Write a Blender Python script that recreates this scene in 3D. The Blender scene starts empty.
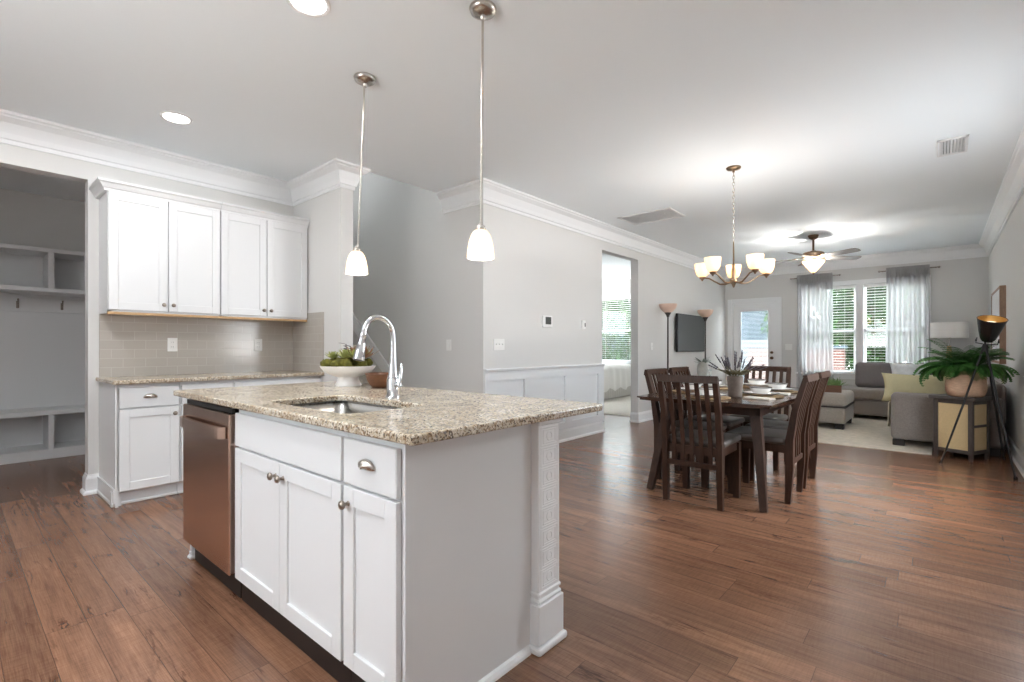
import bpy, bmesh, math, random
from math import sin, cos, pi, radians as R
from mathutils import Vector, Matrix, noise

S = bpy.context.scene
COL = S.collection
RNG = random.Random(7)

# ------------------------------------------------------------------ camera, world, exposure
cam_d = bpy.data.cameras.new('camera')
cam = bpy.data.objects.new('camera', cam_d)
COL.objects.link(cam)
cam.location = (0, 0, 1.14)
cam.rotation_euler = (R(90), 0, R(41.0))
cam_d.sensor_width = 36
cam_d.lens = 492.5 / 1024 * 36
cam_d.shift_y = 6 / 1024
cam_d.clip_start = 0.05
S.camera = cam

W = bpy.data.worlds.new('sky')
S.world = W
W.use_nodes = True
wn = W.node_tree.nodes
# overcast sky: brighter overhead than at the horizon, lower half made to glow to light the ceilings
_tc = wn.new('ShaderNodeTexCoord'); _sp = wn.new('ShaderNodeSeparateXYZ'); _mr = wn.new('ShaderNodeMapRange'); _cr = wn.new('ShaderNodeValToRGB')
_mr.inputs[1].default_value = -1; _mr.inputs[2].default_value = 1
W.node_tree.links.new(_tc.outputs['Generated'], _sp.inputs[0]); W.node_tree.links.new(_sp.outputs[2], _mr.inputs[0])
W.node_tree.links.new(_mr.outputs[0], _cr.inputs[0]); W.node_tree.links.new(_cr.outputs[0], wn['Background'].inputs[0])
_e = _cr.color_ramp.elements
_e[0].position = 0.0; _e[0].color = (1.7, 1.7, 1.7, 1); _e[1].position = 1.0; _e[1].color = (1.25, 1.36, 1.45, 1)
for _p, _c in ((0.488, (1.3, 1.3, 1.3, 1)), (0.512, (0.40, 0.435, 0.46, 1)), (0.65, (0.70, 0.76, 0.81, 1))):
    _q = _e.new(_p); _q.color = _c
wn['Background'].inputs[1].default_value = 4.8

S.view_settings.view_transform = 'Standard'
S.view_settings.look = 'None'
S.view_settings.gamma = 1
S.view_settings.use_curve_mapping = False
S.view_settings.exposure = 1.95
S.cycles.use_denoising = True
S.cycles.max_bounces = 10
S.cycles.diffuse_bounces = 6
S.cycles.transparent_max_bounces = 16
S.cycles.caustics_reflective = False
S.cycles.caustics_refractive = False
S.cycles.sample_clamp_indirect = 6

LAMP_W = dict(can=4.6, pendant=0.7, chandelier=1.2, fan=13.0)

# ------------------------------------------------------------------ dimensions
CZ = 2.775                      # ceiling
KX, SY0, SY1, SX = -4.98, 2.33, 2.45, -4.06     # kitchen wall, stub wall
LX, LY = -3.44, 3.52            # long wall
FY = 10.85                      # far wall
RX = 0.58                       # right wall
CT = 0.904                      # counter height
NEAR = -1.6                     # where the modelled kitchen ends behind the camera

# ------------------------------------------------------------------ materials
def lin(c):
    return tuple(((v / 255) / 12.92 if v / 255 <= 0.04045 else ((v / 255 + 0.055) / 1.055) ** 2.4) for v in c) + (1,)

MATS = {}
def mat(name, rgb, rough=0.5, metal=0.0, var=0.0, vscale=8.0, stretch=(1, 1, 1), bump=0.0, bscale=60.0,
        emit=None, estr=0.0, alpha=1.0, trans=0.0, coat=0.0, spec=None, sheen=0.0):
    m = bpy.data.materials.new(name); m.use_nodes = True
    nt = m.node_tree; p = nt.nodes['Principled BSDF']
    c = lin(rgb)
    p.inputs['Base Color'].default_value = c
    p.inputs['Roughness'].default_value = rough
    p.inputs['Metallic'].default_value = metal
    if spec is not None: p.inputs['Specular IOR Level'].default_value = spec
    p.inputs['Coat Weight'].default_value = coat
    p.inputs['Sheen Weight'].default_value = sheen
    p.inputs['Transmission Weight'].default_value = trans
    p.inputs['Alpha'].default_value = alpha
    if emit:
        p.inputs['Emission Color'].default_value = lin(emit); p.inputs['Emission Strength'].default_value = estr
    tc = nt.nodes.new('ShaderNodeTexCoord')
    mp = nt.nodes.new('ShaderNodeMapping'); mp.inputs['Scale'].default_value = stretch
    nt.links.new(tc.outputs['Object'], mp.inputs['Vector'])
    if var:
        n = nt.nodes.new('ShaderNodeTexNoise'); n.inputs['Scale'].default_value = vscale
        n.inputs['Detail'].default_value = 5; n.inputs['Roughness'].default_value = 0.65
        nt.links.new(mp.outputs[0], n.inputs['Vector'])
        r = nt.nodes.new('ShaderNodeValToRGB')
        r.color_ramp.elements[0].position = 0.3; r.color_ramp.elements[1].position = 0.7
        r.color_ramp.elements[0].color = tuple(v * (1 - var) for v in c[:3]) + (1,)
        r.color_ramp.elements[1].color = tuple(min(1, v * (1 + var)) for v in c[:3]) + (1,)
        nt.links.new(n.outputs['Fac'], r.inputs[0]); nt.links.new(r.outputs[0], p.inputs['Base Color'])
    if bump:
        n = nt.nodes.new('ShaderNodeTexNoise'); n.inputs['Scale'].default_value = bscale; n.inputs['Detail'].default_value = 4
        nt.links.new(mp.outputs[0], n.inputs['Vector'])
        b = nt.nodes.new('ShaderNodeBump'); b.inputs['Strength'].default_value = bump; b.inputs['Distance'].default_value = 0.01
        nt.links.new(n.outputs['Fac'], b.inputs['Height']); nt.links.new(b.outputs[0], p.inputs['Normal'])
    MATS[name] = m
    return m

def nd(nt, t, **k):
    n = nt.nodes.new(t)
    for a, b in k.items(): setattr(n, a, b)
    return n

def ramp(nt, stops, fac):
    r = nt.nodes.new('ShaderNodeValToRGB'); cr = r.color_ramp
    while len(cr.elements) > 1: cr.elements.remove(cr.elements[-1])
    cr.elements[0].position = stops[0][0]; cr.elements[0].color = lin(stops[0][1])
    for p, c in stops[1:]:
        e = cr.elements.new(p); e.color = lin(c)
    nt.links.new(fac, r.inputs[0])
    return r.outputs[0]

def mix(nt, a, b, f, mode='MIX'):
    n = nd(nt, 'ShaderNodeMix', data_type='RGBA', blend_type=mode)
    for sock, v in ((0, f), (6, a), (7, b)):
        if hasattr(v, 'links'): nt.links.new(v, n.inputs[sock])
        else: n.inputs[sock].default_value = v
    return n.outputs[2]

def noise_n(nt, vec, scale, detail=4, rough=0.6, dist=0.0):
    n = nt.nodes.new('ShaderNodeTexNoise'); n.inputs['Scale'].default_value = scale
    n.inputs['Detail'].default_value = detail; n.inputs['Roughness'].default_value = rough
    n.inputs['Distortion'].default_value = dist
    nt.links.new(vec, n.inputs['Vector']); return n.outputs['Fac']

def mapping(nt, src, scale=(1, 1, 1), loc=(0, 0, 0), rot=(0, 0, 0)):
    m = nt.nodes.new('ShaderNodeMapping')
    m.inputs['Scale'].default_value = scale; m.inputs['Location'].default_value = loc; m.inputs['Rotation'].default_value = rot
    nt.links.new(src, m.inputs['Vector']); return m.outputs[0]

def math_n(nt, op, a, b=None):
    n = nd(nt, 'ShaderNodeMath', operation=op)
    for i, v in enumerate((a, b)):
        if v is None: continue
        if hasattr(v, 'links'): nt.links.new(v, n.inputs[i])
        else: n.inputs[i].default_value = v
    return n.outputs[0]

def floor_material():
    m = bpy.data.materials.new('plank_floor'); m.use_nodes = True
    nt = m.node_tree; p = nt.nodes['Principled BSDF']
    o = nt.nodes.new('ShaderNodeTexCoord').outputs['Object']
    RW, BL = 0.127, 1.25
    sp = nd(nt, 'ShaderNodeSeparateXYZ'); nt.links.new(o, sp.inputs[0])
    yr = math_n(nt, 'DIVIDE', math_n(nt, 'ADD', sp.outputs[1], 40.0), RW); row = math_n(nt, 'FLOOR', yr); fy = math_n(nt, 'FRACT', yr)
    w1 = nd(nt, 'ShaderNodeTexWhiteNoise', noise_dimensions='1D'); nt.links.new(row, w1.inputs['W'])
    xr = math_n(nt, 'ADD', math_n(nt, 'DIVIDE', math_n(nt, 'ADD', sp.outputs[0], 40.0), BL), w1.outputs['Value'])
    col = math_n(nt, 'FLOOR', xr); fx = math_n(nt, 'FRACT', xr)
    idv = nd(nt, 'ShaderNodeCombineXYZ'); nt.links.new(row, idv.inputs[0]); nt.links.new(col, idv.inputs[1])
    w2 = nd(nt, 'ShaderNodeTexWhiteNoise', noise_dimensions='2D'); nt.links.new(idv.outputs[0], w2.inputs['Vector'])
    rnd = w2.outputs['Value']
    ey = math_n(nt, 'MULTIPLY', math_n(nt, 'MINIMUM', fy, math_n(nt, 'SUBTRACT', 1.0, fy)), RW)
    ex = math_n(nt, 'MULTIPLY', math_n(nt, 'MINIMUM', fx, math_n(nt, 'SUBTRACT', 1.0, fx)), BL)
    seam = math_n(nt, 'LESS_THAN', math_n(nt, 'MINIMUM', ex, ey), 0.0013)
    off = nd(nt, 'ShaderNodeCombineXYZ'); nt.links.new(math_n(nt, 'MULTIPLY', rnd, 37.0), off.inputs[0]); nt.links.new(math_n(nt, 'MULTIPLY', rnd, 11.0), off.inputs[1])
    va = nd(nt, 'ShaderNodeVectorMath', operation='ADD'); nt.links.new(o, va.inputs[0]); nt.links.new(off.outputs[0], va.inputs[1])
    v = va.outputs[0]
    grain = noise_n(nt, mapping(nt, v, (1.5, 34, 1)), 1.0, 6, 0.65, 0.35)
    blot = noise_n(nt, mapping(nt, v, (1.7, 9, 1)), 1.0, 4, 0.6, 0.6)
    fine = noise_n(nt, mapping(nt, v, (7, 240, 1)), 1.0, 3, 0.6)
    saw = noise_n(nt, mapping(nt, v, (150, 12, 1)), 1.0, 2, 0.5)
    base = ramp(nt, [(0.26, (102, 72, 56)), (0.44, (134, 98, 78)), (0.58, (152, 114, 91)), (0.80, (157, 119, 96))], grain)
    c = mix(nt, base, ramp(nt, [(0.3, (104, 72, 56)), (0.7, (172, 130, 104))], blot), 0.40)
    c = mix(nt, c, ramp(nt, [(0.0, (216, 212, 208)), (1.0, (255, 252, 248))], rnd), 1.0, 'MULTIPLY')
    c = mix(nt, c, ramp(nt, [(0.36, (206, 198, 192)), (0.62, (255, 255, 255))], fine), 0.6, 'MULTIPLY')
    c = mix(nt, c, ramp(nt, [(0.36, (226, 220, 215)), (0.6, (255, 255, 255))], saw), 0.5, 'MULTIPLY')
    # dark hand-scraped checks along the grain
    cn = noise_n(nt, mapping(nt, v, (1.9, 15, 1), (3, 5, 0)), 1.0, 5, 0.62, 0.55)
    crack = math_n(nt, 'ABSOLUTE', math_n(nt, 'SUBTRACT', cn, 0.53))
    cmask = noise_n(nt, mapping(nt, v, (2.4, 7, 1), (9, 2, 0)), 1.0, 3, 0.55)
    cr = ramp(nt, [(0.0, (92, 66, 54)), (0.010, (140, 112, 98)), (0.034, (255, 255, 255))], crack)
    cm = ramp(nt, [(0.53, (0, 0, 0)), (0.66, (220, 220, 220))], cmask)
    sep = nd(nt, 'ShaderNodeSeparateColor'); nt.links.new(cm, sep.inputs[0])
    c = mix(nt, c, cr, sep.outputs[0], 'MULTIPLY')
    c = mix(nt, c, (0.03, 0.017, 0.011, 1), math_n(nt, 'MULTIPLY', seam, 0.6))
    nt.links.new(c, p.inputs['Base Color'])
    p.inputs['Roughness'].default_value = 0.25
    bp = nd(nt, 'ShaderNodeBump'); bp.inputs['Strength'].default_value = 0.03; bp.inputs['Distance'].default_value = 0.002
    h = fine
    nt.links.new(h, bp.inputs['Height']); nt.links.new(bp.outputs[0], p.inputs['Normal'])
    MATS['floor'] = m

def granite_material():
    m = bpy.data.materials.new('granite'); m.use_nodes = True
    nt = m.node_tree; p = nt.nodes['Principled BSDF']
    o = nt.nodes.new('ShaderNodeTexCoord').outputs['Object']
    def vor(scale, loc):
        n = nd(nt, 'ShaderNodeTexVoronoi'); n.inputs['Scale'].default_value = scale; n.inputs['Randomness'].default_value = 1
        w = noise_n(nt, o, scale * 0.8, 3)
        a = nd(nt, 'ShaderNodeVectorMath', operation='SCALE'); 
        cx = nd(nt, 'ShaderNodeCombineXYZ'); nt.links.new(w, cx.inputs[0]); nt.links.new(w, cx.inputs[1])
        nt.links.new(cx.outputs[0], a.inputs[0]); a.inputs['Scale'].default_value = 0.9 / scale
        s = nd(nt, 'ShaderNodeVectorMath', operation='ADD'); nt.links.new(mapping(nt, o, loc=loc), s.inputs[0]); nt.links.new(a.outputs[0], s.inputs[1])
        nt.links.new(s.outputs[0], n.inputs['Vector'])
        sp = nd(nt, 'ShaderNodeSeparateColor'); nt.links.new(n.outputs['Color'], sp.inputs[0])
        return sp.outputs[0], sp.outputs[1]
    a, a2 = vor(125, (0, 0, 0)); b, b2 = vor(215, (4, 1, 2))
    big = noise_n(nt, o, 9, 4)
    base = ramp(nt, [(0.0, (140, 118, 98)), (0.12, (182, 164, 142)), (0.30, (198, 188, 172)), (0.60, (214, 207, 194)), (1.0, (226, 222, 214))], a)
    dk = ramp(nt, [(0.0, (58, 47, 40)), (0.09, (96, 78, 64)), (0.18, (158, 140, 120)), (0.27, (225, 220, 210)), (0.55, (255, 252, 246))], b)
    c = mix(nt, base, dk, 0.85, 'MULTIPLY')
    c = mix(nt, c, ramp(nt, [(0.4, (214, 204, 190)), (0.62, (255, 255, 255))], big), 0.7, 'MULTIPLY')
    gm = ramp(nt, [(0.0, (255, 255, 255)), (0.05, (0, 0, 0))], a2)
    gs = nd(nt, 'ShaderNodeSeparateColor'); nt.links.new(gm, gs.inputs[0])
    c = mix(nt, c, lin((128, 124, 120)), gs.outputs[0])
    nt.links.new(c, p.inputs['Base Color'])
    p.inputs['Roughness'].default_value = 0.16
    MATS['granite'] = m

def tile_material():
    m = bpy.data.materials.new('subway_tile'); m.use_nodes = True
    nt = m.node_tree; p = nt.nodes['Principled BSDF']
    o = nt.nodes.new('ShaderNodeTexCoord').outputs['Object']
    # local x runs along the wall, local z up
    sp = nd(nt, 'ShaderNodeSeparateXYZ'); nt.links.new(o, sp.inputs[0])
    cx = nd(nt, 'ShaderNodeCombineXYZ'); nt.links.new(sp.outputs[0], cx.inputs[0]); nt.links.new(sp.outputs[2], cx.inputs[1])
    br = nt.nodes.new('ShaderNodeTexBrick'); br.offset = 0.5
    br.inputs['Color1'].default_value = lin((178, 172, 164)); br.inputs['Color2'].default_value = lin((183, 177, 169))
    br.inputs['Mortar'].default_value = lin((194, 190, 184)); br.inputs['Scale'].default_value = 1
    br.inputs['Mortar Size'].default_value = 0.0022; br.inputs['Mortar Smooth'].default_value = 0.3
    br.inputs['Brick Width'].default_value = 0.150; br.inputs['Row Height'].default_value = 0.0725
    nt.links.new(cx.outputs[0], br.inputs['Vector'])
    nt.links.new(br.outputs['Color'], p.inputs['Base Color']); p.inputs['Roughness'].default_value = 0.15
    b = nd(nt, 'ShaderNodeBump'); b.invert = True; b.inputs['Strength'].default_value = 0.4; b.inputs['Distance'].default_value = 0.003
    nt.links.new(br.outputs['Fac'], b.inputs['Height']); nt.links.new(b.outputs[0], p.inputs['Normal'])
    MATS['tile'] = m

def sheer_material():
    m = bpy.data.materials.new('sheer_cloth'); m.use_nodes = True
    nt = m.node_tree; nt.nodes.remove(nt.nodes['Principled BSDF'])
    out = nt.nodes['Material Output']
    d = nd(nt, 'ShaderNodeBsdfDiffuse'); d.inputs[0].default_value = lin((182, 182, 183))
    t = nd(nt, 'ShaderNodeBsdfTranslucent'); t.inputs[0].default_value = lin((232, 232, 233))
    tr = nd(nt, 'ShaderNodeBsdfTransparent')
    a = nd(nt, 'ShaderNodeMixShader'); a.inputs[0].default_value = 0.5
    nt.links.new(d.outputs[0], a.inputs[1]); nt.links.new(t.outputs[0], a.inputs[2])
    b = nd(nt, 'ShaderNodeMixShader'); b.inputs[0].default_value = 0.30
    nt.links.new(a.outputs[0], b.inputs[1]); nt.links.new(tr.outputs[0], b.inputs[2])
    nt.links.new(b.outputs[0], out.inputs[0]); MATS['sheer'] = m

def glass_material(name, tint, gloss=0.06):
    m = bpy.data.materials.new(name); m.use_nodes = True
    nt = m.node_tree; nt.nodes.remove(nt.nodes['Principled BSDF'])
    out = nt.nodes['Material Output']
    g = nd(nt, 'ShaderNodeBsdfGlossy'); g.inputs['Roughness'].default_value = 0.02
    tr = nd(nt, 'ShaderNodeBsdfTransparent'); tr.inputs[0].default_value = tint
    b = nd(nt, 'ShaderNodeMixShader'); b.inputs[0].default_value = gloss
    nt.links.new(tr.outputs[0], b.inputs[1]); nt.links.new(g.outputs[0], b.inputs[2])
    nt.links.new(b.outputs[0], out.inputs[0]); MATS[name] = m

def shade_material(name, rgb, estr):
    m = bpy.data.materials.new(name); m.use_nodes = True
    nt = m.node_tree; p = nt.nodes['Principled BSDF']; out = nt.nodes['Material Output']
    p.inputs['Base Color'].default_value = lin((235, 230, 222)); p.inputs['Roughness'].default_value = 0.25
    p.inputs['Emission Color'].default_value = lin(rgb); p.inputs['Emission Strength'].default_value = estr
    t = nd(nt, 'ShaderNodeBsdfTranslucent'); t.inputs[0].default_value = lin(rgb)
    b = nd(nt, 'ShaderNodeMixShader'); b.inputs[0].default_value = 0.5
    nt.links.new(p.outputs[0], b.inputs[1]); nt.links.new(t.outputs[0], b.inputs[2])
    nt.links.new(b.outputs[0], out.inputs[0]); MATS[name] = m

mat('sheer_dense', (176, 175, 174), 0.95)
floor_material(); granite_material(); tile_material(); sheer_material()
glass_material('glass', (0.97, 0.98, 0.98, 1)); glass_material('clear_glass', (0.9, 0.93, 0.93, 1), 0.12)
shade_material('lit_shade', (255, 240, 214), 0.10)
shade_material('amber_shade', (255, 228, 188), 0.14)
mat('wall', (212, 211, 209), 0.7, bump=0.03, bscale=120)
mat('ceiling', (240, 245, 248), 0.9, bump=0.03, bscale=90)
mat('trim', (232, 233, 234), 0.38)
mat('wainscot', (226, 228, 230), 0.42)
mat('cabinet', (219, 220, 221), 0.36)
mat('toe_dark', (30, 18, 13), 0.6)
mat('cab_under', (196, 160, 118), 0.6, var=0.15, stretch=(2, 20, 2))
mat('nickel', (190, 184, 176), 0.26, metal=1)
mat('knob', (150, 140, 130), 0.3, metal=1)
mat('bronze', (104, 82, 66), 0.38, metal=1)
mat('antique', (150, 128, 106), 0.30, metal=1)
mat('chrome', (226, 228, 232), 0.08, metal=1)
mat('steel', (218, 190, 174), 0.25, metal=1, bump=0.02, bscale=300, stretch=(1, 1, 40))
mat('sink_steel', (190, 188, 184), 0.24, metal=1)
mat('black_gloss', (16, 15, 15), 0.25)
mat('black_matte', (16, 15, 15), 0.6)
mat('screen', (34, 35, 37), 0.45)
mat('plastic', (232, 232, 230), 0.4)
mat('lcd', (78, 80, 78), 0.3)
mat('slot', (60, 60, 60), 0.5)
mat('vent_dark', (205, 205, 205), 0.7)
mat('dark_wood', (60, 40, 30), 0.50, spec=0.3, var=0.32, vscale=5, stretch=(14, 14, 1.6))
mat('table_wood', (60, 39, 29), 0.20, var=0.30, vscale=5, stretch=(14, 1.4, 8), coat=0.2)
mat('seat_leather', (84, 78, 74), 0.42, bump=0.06, bscale=160)
mat('sofa', (134, 126, 121), 0.95, var=0.16, vscale=90, bump=0.25, bscale=260, sheen=0.2)
mat('sofa_cushion', (112, 107, 107), 0.95, var=0.18, vscale=90, bump=0.25, bscale=260, sheen=0.2)
mat('ottoman', (150, 141, 132), 0.95, var=0.16, vscale=90, bump=0.25, bscale=260, sheen=0.2)
mat('sofa_foot', (28, 22, 19), 0.5)
mat('piping', (70, 65, 63), 0.9)
mat('rug', (199, 190, 175), 1.0, var=0.14, vscale=14, bump=0.5, bscale=200)
mat('carpet', (196, 190, 180), 1.0, var=0.1, vscale=30, bump=0.5, bscale=200)
mat('pillow_yellow', (206, 198, 160), 0.95, var=0.08, vscale=6, bump=0.15, bscale=300)
mat('pillow_white', (226, 229, 233), 0.95, var=0.16, vscale=9)
mat('throw', (222, 214, 196), 0.98, bump=0.4, bscale=150)
mat('planter_white', (236, 236, 236), 0.3)
mat('moss', (92, 88, 32), 1.0, var=0.5, vscale=35, bump=0.9, bscale=60)
mat('succulent', (150, 156, 92), 0.6, var=0.3, vscale=20)
mat('succulent_red', (158, 122, 96), 0.6, var=0.3, vscale=20)
mat('dark_leaf', (62, 50, 48), 0.6)
mat('tray_wood', (104, 66, 42), 0.5, var=0.25, vscale=4, stretch=(2, 12, 12))
mat('fern', (66, 114, 50), 0.5, var=0.35, vscale=9)
mat('light_green', (128, 162, 104), 0.6, var=0.3, vscale=20)
mat('sage', (120, 128, 118), 0.7, var=0.2, vscale=12)
mat('stem_green', (98, 92, 62), 0.7, var=0.2, vscale=14)
mat('lavender', (74, 66, 72), 0.8, var=0.25, vscale=40)
mat('concrete_vase', (104, 92, 84), 0.85, var=0.35, vscale=9, bump=0.3, bscale=50)
mat('grey_vase', (168, 166, 160), 0.7, var=0.08, vscale=14, bump=0.3, bscale=60)
mat('basket', (196, 164, 138), 0.85, var=0.2, vscale=30, stretch=(1, 1, 5), bump=0.5, bscale=90)
mat('soil', (50, 38, 30), 1.0)
mat('cane', (206, 182, 138), 0.7, var=0.12, vscale=120, bump=0.5, bscale=220)
mat('table_grey', (74, 66, 62), 0.5, var=0.2, vscale=6, stretch=(12, 12, 2))
mat('lamp_gold', (190, 148, 84), 0.35, metal=0.8)
mat('bulb', (250, 244, 232), 0.4, emit=(255, 240, 215), estr=0.5)
mat('linen_shade', (236, 234, 230), 0.8)
mat('light_wood', (200, 168, 130), 0.5, var=0.15, stretch=(10, 10, 1))
mat('frame_wood', (150, 120, 98), 0.55, var=0.18, stretch=(12, 12, 2))
mat('canvas', (214, 214, 214), 0.8, var=0.12, vscale=2.5)
mat('torch_glass', (214, 184, 166), 0.4)
mat('pole_dark', (74, 68, 64), 0.4, metal=0.5)
mat('plate_white', (232, 230, 226), 0.25)
mat('plate_rim', (92, 86, 84), 0.35)
mat('charger', (176, 148, 112), 0.8, var=0.25, vscale=40, bump=0.5, bscale=120)
mat('napkin', (214, 206, 196), 0.9, bump=0.2, bscale=200)
mat('bedding', (232, 230, 226), 0.9, bump=0.15, bscale=40)
mat('bed_skirt', (206, 202, 196), 0.9, bump=0.15, bscale=40)
mat('blind', (236, 236, 234), 0.5)
mat('can_lens', (255, 252, 246), 0.5, emit=(255, 250, 242), estr=5.0)
mat('outer_slab', (112, 112, 112), 0.9, var=0.1)
mat('bounce_ground', (128, 127, 122), 1.0, var=0.1, vscale=3)  # unseen ground, paled to bounce daylight in through the far windows
mat('leaves', (38, 70, 24), 0.95, var=0.5, vscale=2.4, spec=0.1)
mat('bark', (88, 70, 56), 0.9)
mat('siding', (52, 68, 78), 0.7)
mat('roof', (90, 88, 88), 0.9)
mat('fan_blade', (122, 116, 112), 0.4)
mat('ceiling_white_metal', (228, 228, 228), 0.45)
def brick_material():
    m = bpy.data.materials.new('brick'); m.use_nodes = True
    nt = m.node_tree; p = nt.nodes['Principled BSDF']
    o = nt.nodes.new('ShaderNodeTexCoord').outputs['Object']
    br = nt.nodes.new('ShaderNodeTexBrick'); br.inputs['Scale'].default_value = 1
    br.inputs['Color1'].default_value = lin((86, 52, 44)); br.inputs['Color2'].default_value = lin((98, 62, 52))
    br.inputs['Mortar'].default_value = lin((120, 110, 104)); br.inputs['Mortar Size'].default_value = 0.01
    br.inputs['Brick Width'].default_value = 0.21; br.inputs['Row Height'].default_value = 0.07
    nt.links.new(mapping(nt, o, rot=(R(90), 0, 0)), br.inputs['Vector'])
    nt.links.new(br.outputs['Color'], p.inputs['Base Color']); p.inputs['Roughness'].default_value = 0.9
    MATS['brick'] = m
brick_material()

# ------------------------------------------------------------------ builders
class B:
    def __init__(s): s.bm = bmesh.new()
    def box(s, x0, x1, y0, y1, z0, z1, bev=0.0, seg=1, mx=None):
        x0, x1 = sorted((x0, x1)); y0, y1 = sorted((y0, y1)); z0, z1 = sorted((z0, z1))
        r = bmesh.ops.create_cube(s.bm, size=1)
        vs = r['verts']
        for v in vs:
            v.co = Vector(((x0 + x1) / 2 + v.co.x * (x1 - x0), (y0 + y1) / 2 + v.co.y * (y1 - y0), (z0 + z1) / 2 + v.co.z * (z1 - z0)))
        if bev:
            es = {e for v in vs for e in v.link_edges}
            bev = min(bev, 0.49 * min(x1 - x0, y1 - y0, z1 - z0))
            rb = bmesh.ops.bevel(s.bm, geom=list(es), offset=bev, segments=seg, affect='EDGES', profile=0.5)
            vs = list({v for f in rb['faces'] for v in f.verts} | {v for v in vs if v.is_valid})
        if mx is not None:
            bmesh.ops.transform(s.bm, matrix=mx, verts=[v for v in vs if v.is_valid])
        return s
    def cyl(s, p0, p1, r0, r1=None, n=16):
        r1 = r0 if r1 is None else r1
        return s.tube([p0, p1], [r0, r1], n)
    def tube(s, pts, r, n=8, cap=True, closed=False):
        pts = [Vector(p) for p in pts]; k = len(pts)
        rs = r if isinstance(r, (list, tuple)) else [r] * k
        rings = []; prev = None
        for i, p in enumerate(pts):
            if closed: t = pts[(i + 1) % k] - pts[i - 1]
            else: t = pts[min(i + 1, k - 1)] - pts[max(i - 1, 0)]
            t = t.normalized() if t.length > 1e-9 else Vector((0, 0, 1))
            if prev is None:
                a = Vector((0, 0, 1)) if abs(t.z) < 0.9 else Vector((1, 0, 0))
                u = t.cross(a).normalized()
            else:
                u = (prev - t * prev.dot(t)); u = u.normalized() if u.length > 1e-6 else t.orthogonal().normalized()
            prev = u; w = t.cross(u)
            rings.append([s.bm.verts.new(p + (u * cos(2 * pi * j / n) + w * sin(2 * pi * j / n)) * rs[i]) for j in range(n)])
        for i in range(k if closed else k - 1):
            a, b = rings[i], rings[(i + 1) % k]
            for j in range(n):
                s.bm.faces.new((a[j], a[(j + 1) % n], b[(j + 1) % n], b[j]))
        if cap and not closed:
            s.bm.faces.new(rings[0][::-1]); s.bm.faces.new(rings[-1])
        return s
    def bar(s, pts, sizes, side=(1, 0, 0)):
        """rectangular section swept along pts; sizes = (width along side, depth) per point"""
        pts = [Vector(p) for p in pts]; k = len(pts); rings = []
        for i, p in enumerate(pts):
            t = (pts[min(i + 1, k - 1)] - pts[max(i - 1, 0)]).normalized()
            u = Vector(side); u = (u - t * u.dot(t)).normalized(); w = t.cross(u)
            a, b = sizes[i] if isinstance(sizes, list) else sizes
            rings.append([s.bm.verts.new(p + u * (a / 2 * su) + w * (b / 2 * sw)) for su, sw in ((-1, -1), (1, -1), (1, 1), (-1, 1))])
        for i in range(k - 1):
            for j in range(4):
                s.bm.faces.new((rings[i][j], rings[i][(j + 1) % 4], rings[i + 1][(j + 1) % 4], rings[i + 1][j]))
        s.bm.faces.new(rings[0][::-1]); s.bm.faces.new(rings[-1])
        return s
    def lathe(s, prof, n=24, c=(0, 0, 0), mx=None, sx=1.0, sy=1.0):
        rings = []; new = []
        for r, z in prof:
            if r < 1e-5:
                v = s.bm.verts.new((c[0], c[1], c[2] + z)); rings.append([v]); new.append(v)
            else:
                ring = [s.bm.verts.new((c[0] + r * sx * cos(2 * pi * j / n), c[1] + r * sy * sin(2 * pi * j / n), c[2] + z)) for j in range(n)]
                rings.append(ring); new += ring
        for a, b in zip(rings, rings[1:]):
            for j in range(n):
                q = [a[j % len(a)], a[(j + 1) % len(a)], b[(j + 1) % len(b)], b[j % len(b)]]
                u = []
                for v in q:
                    if v not in u: u.append(v)
                if len(u) > 2:
                    try: s.bm.faces.new(u)
                    except ValueError: pass
        if mx is not None: bmesh.ops.transform(s.bm, matrix=mx, verts=new)
        return s
    def poly(s, pts):
        return s.bm.faces.new([s.bm.verts.new(p) for p in pts])
    def prism(s, pts, d):
        """closed polygon pts extruded by vector d"""
        a = [s.bm.verts.new(p) for p in pts]; b = [s.bm.verts.new(Vector(p) + Vector(d)) for p in pts]
        s.bm.faces.new(a[::-1]); s.bm.faces.new(b); k = len(a)
        for i in range(k): s.bm.faces.new((a[i], a[(i + 1) % k], b[(i + 1) % k], b[i]))
        return s
    def sweep(s, path, prof, right=True):
        """profile (out, z) swept along an XY path with mitred corners, room on the right"""
        P = [Vector((p[0], p[1])) for p in path]; k = len(P); rings = []
        for i in range(k):
            def nrm(a, b):
                t = (b - a).normalized(); return Vector((t.y, -t.x)) * (1 if right else -1)
            if i == 0: n = nrm(P[0], P[1])
            elif i == k - 1: n = nrm(P[-2], P[-1])
            else:
                n1, n2 = nrm(P[i - 1], P[i]), nrm(P[i], P[i + 1]); n = (n1 + n2) / (1 + n1.dot(n2))
            rings.append([s.bm.verts.new((P[i].x + n.x * o, P[i].y + n.y * o, z)) for o, z in prof])
        m = len(prof)
        for a, b in zip(rings, rings[1:]):
            for j in range(m):
                s.bm.faces.new((a[j], a[(j + 1) % m], b[(j + 1) % m], b[j]))
        s.bm.faces.new(rings[0][::-1]); s.bm.faces.new(rings[-1])
        return s
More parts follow.
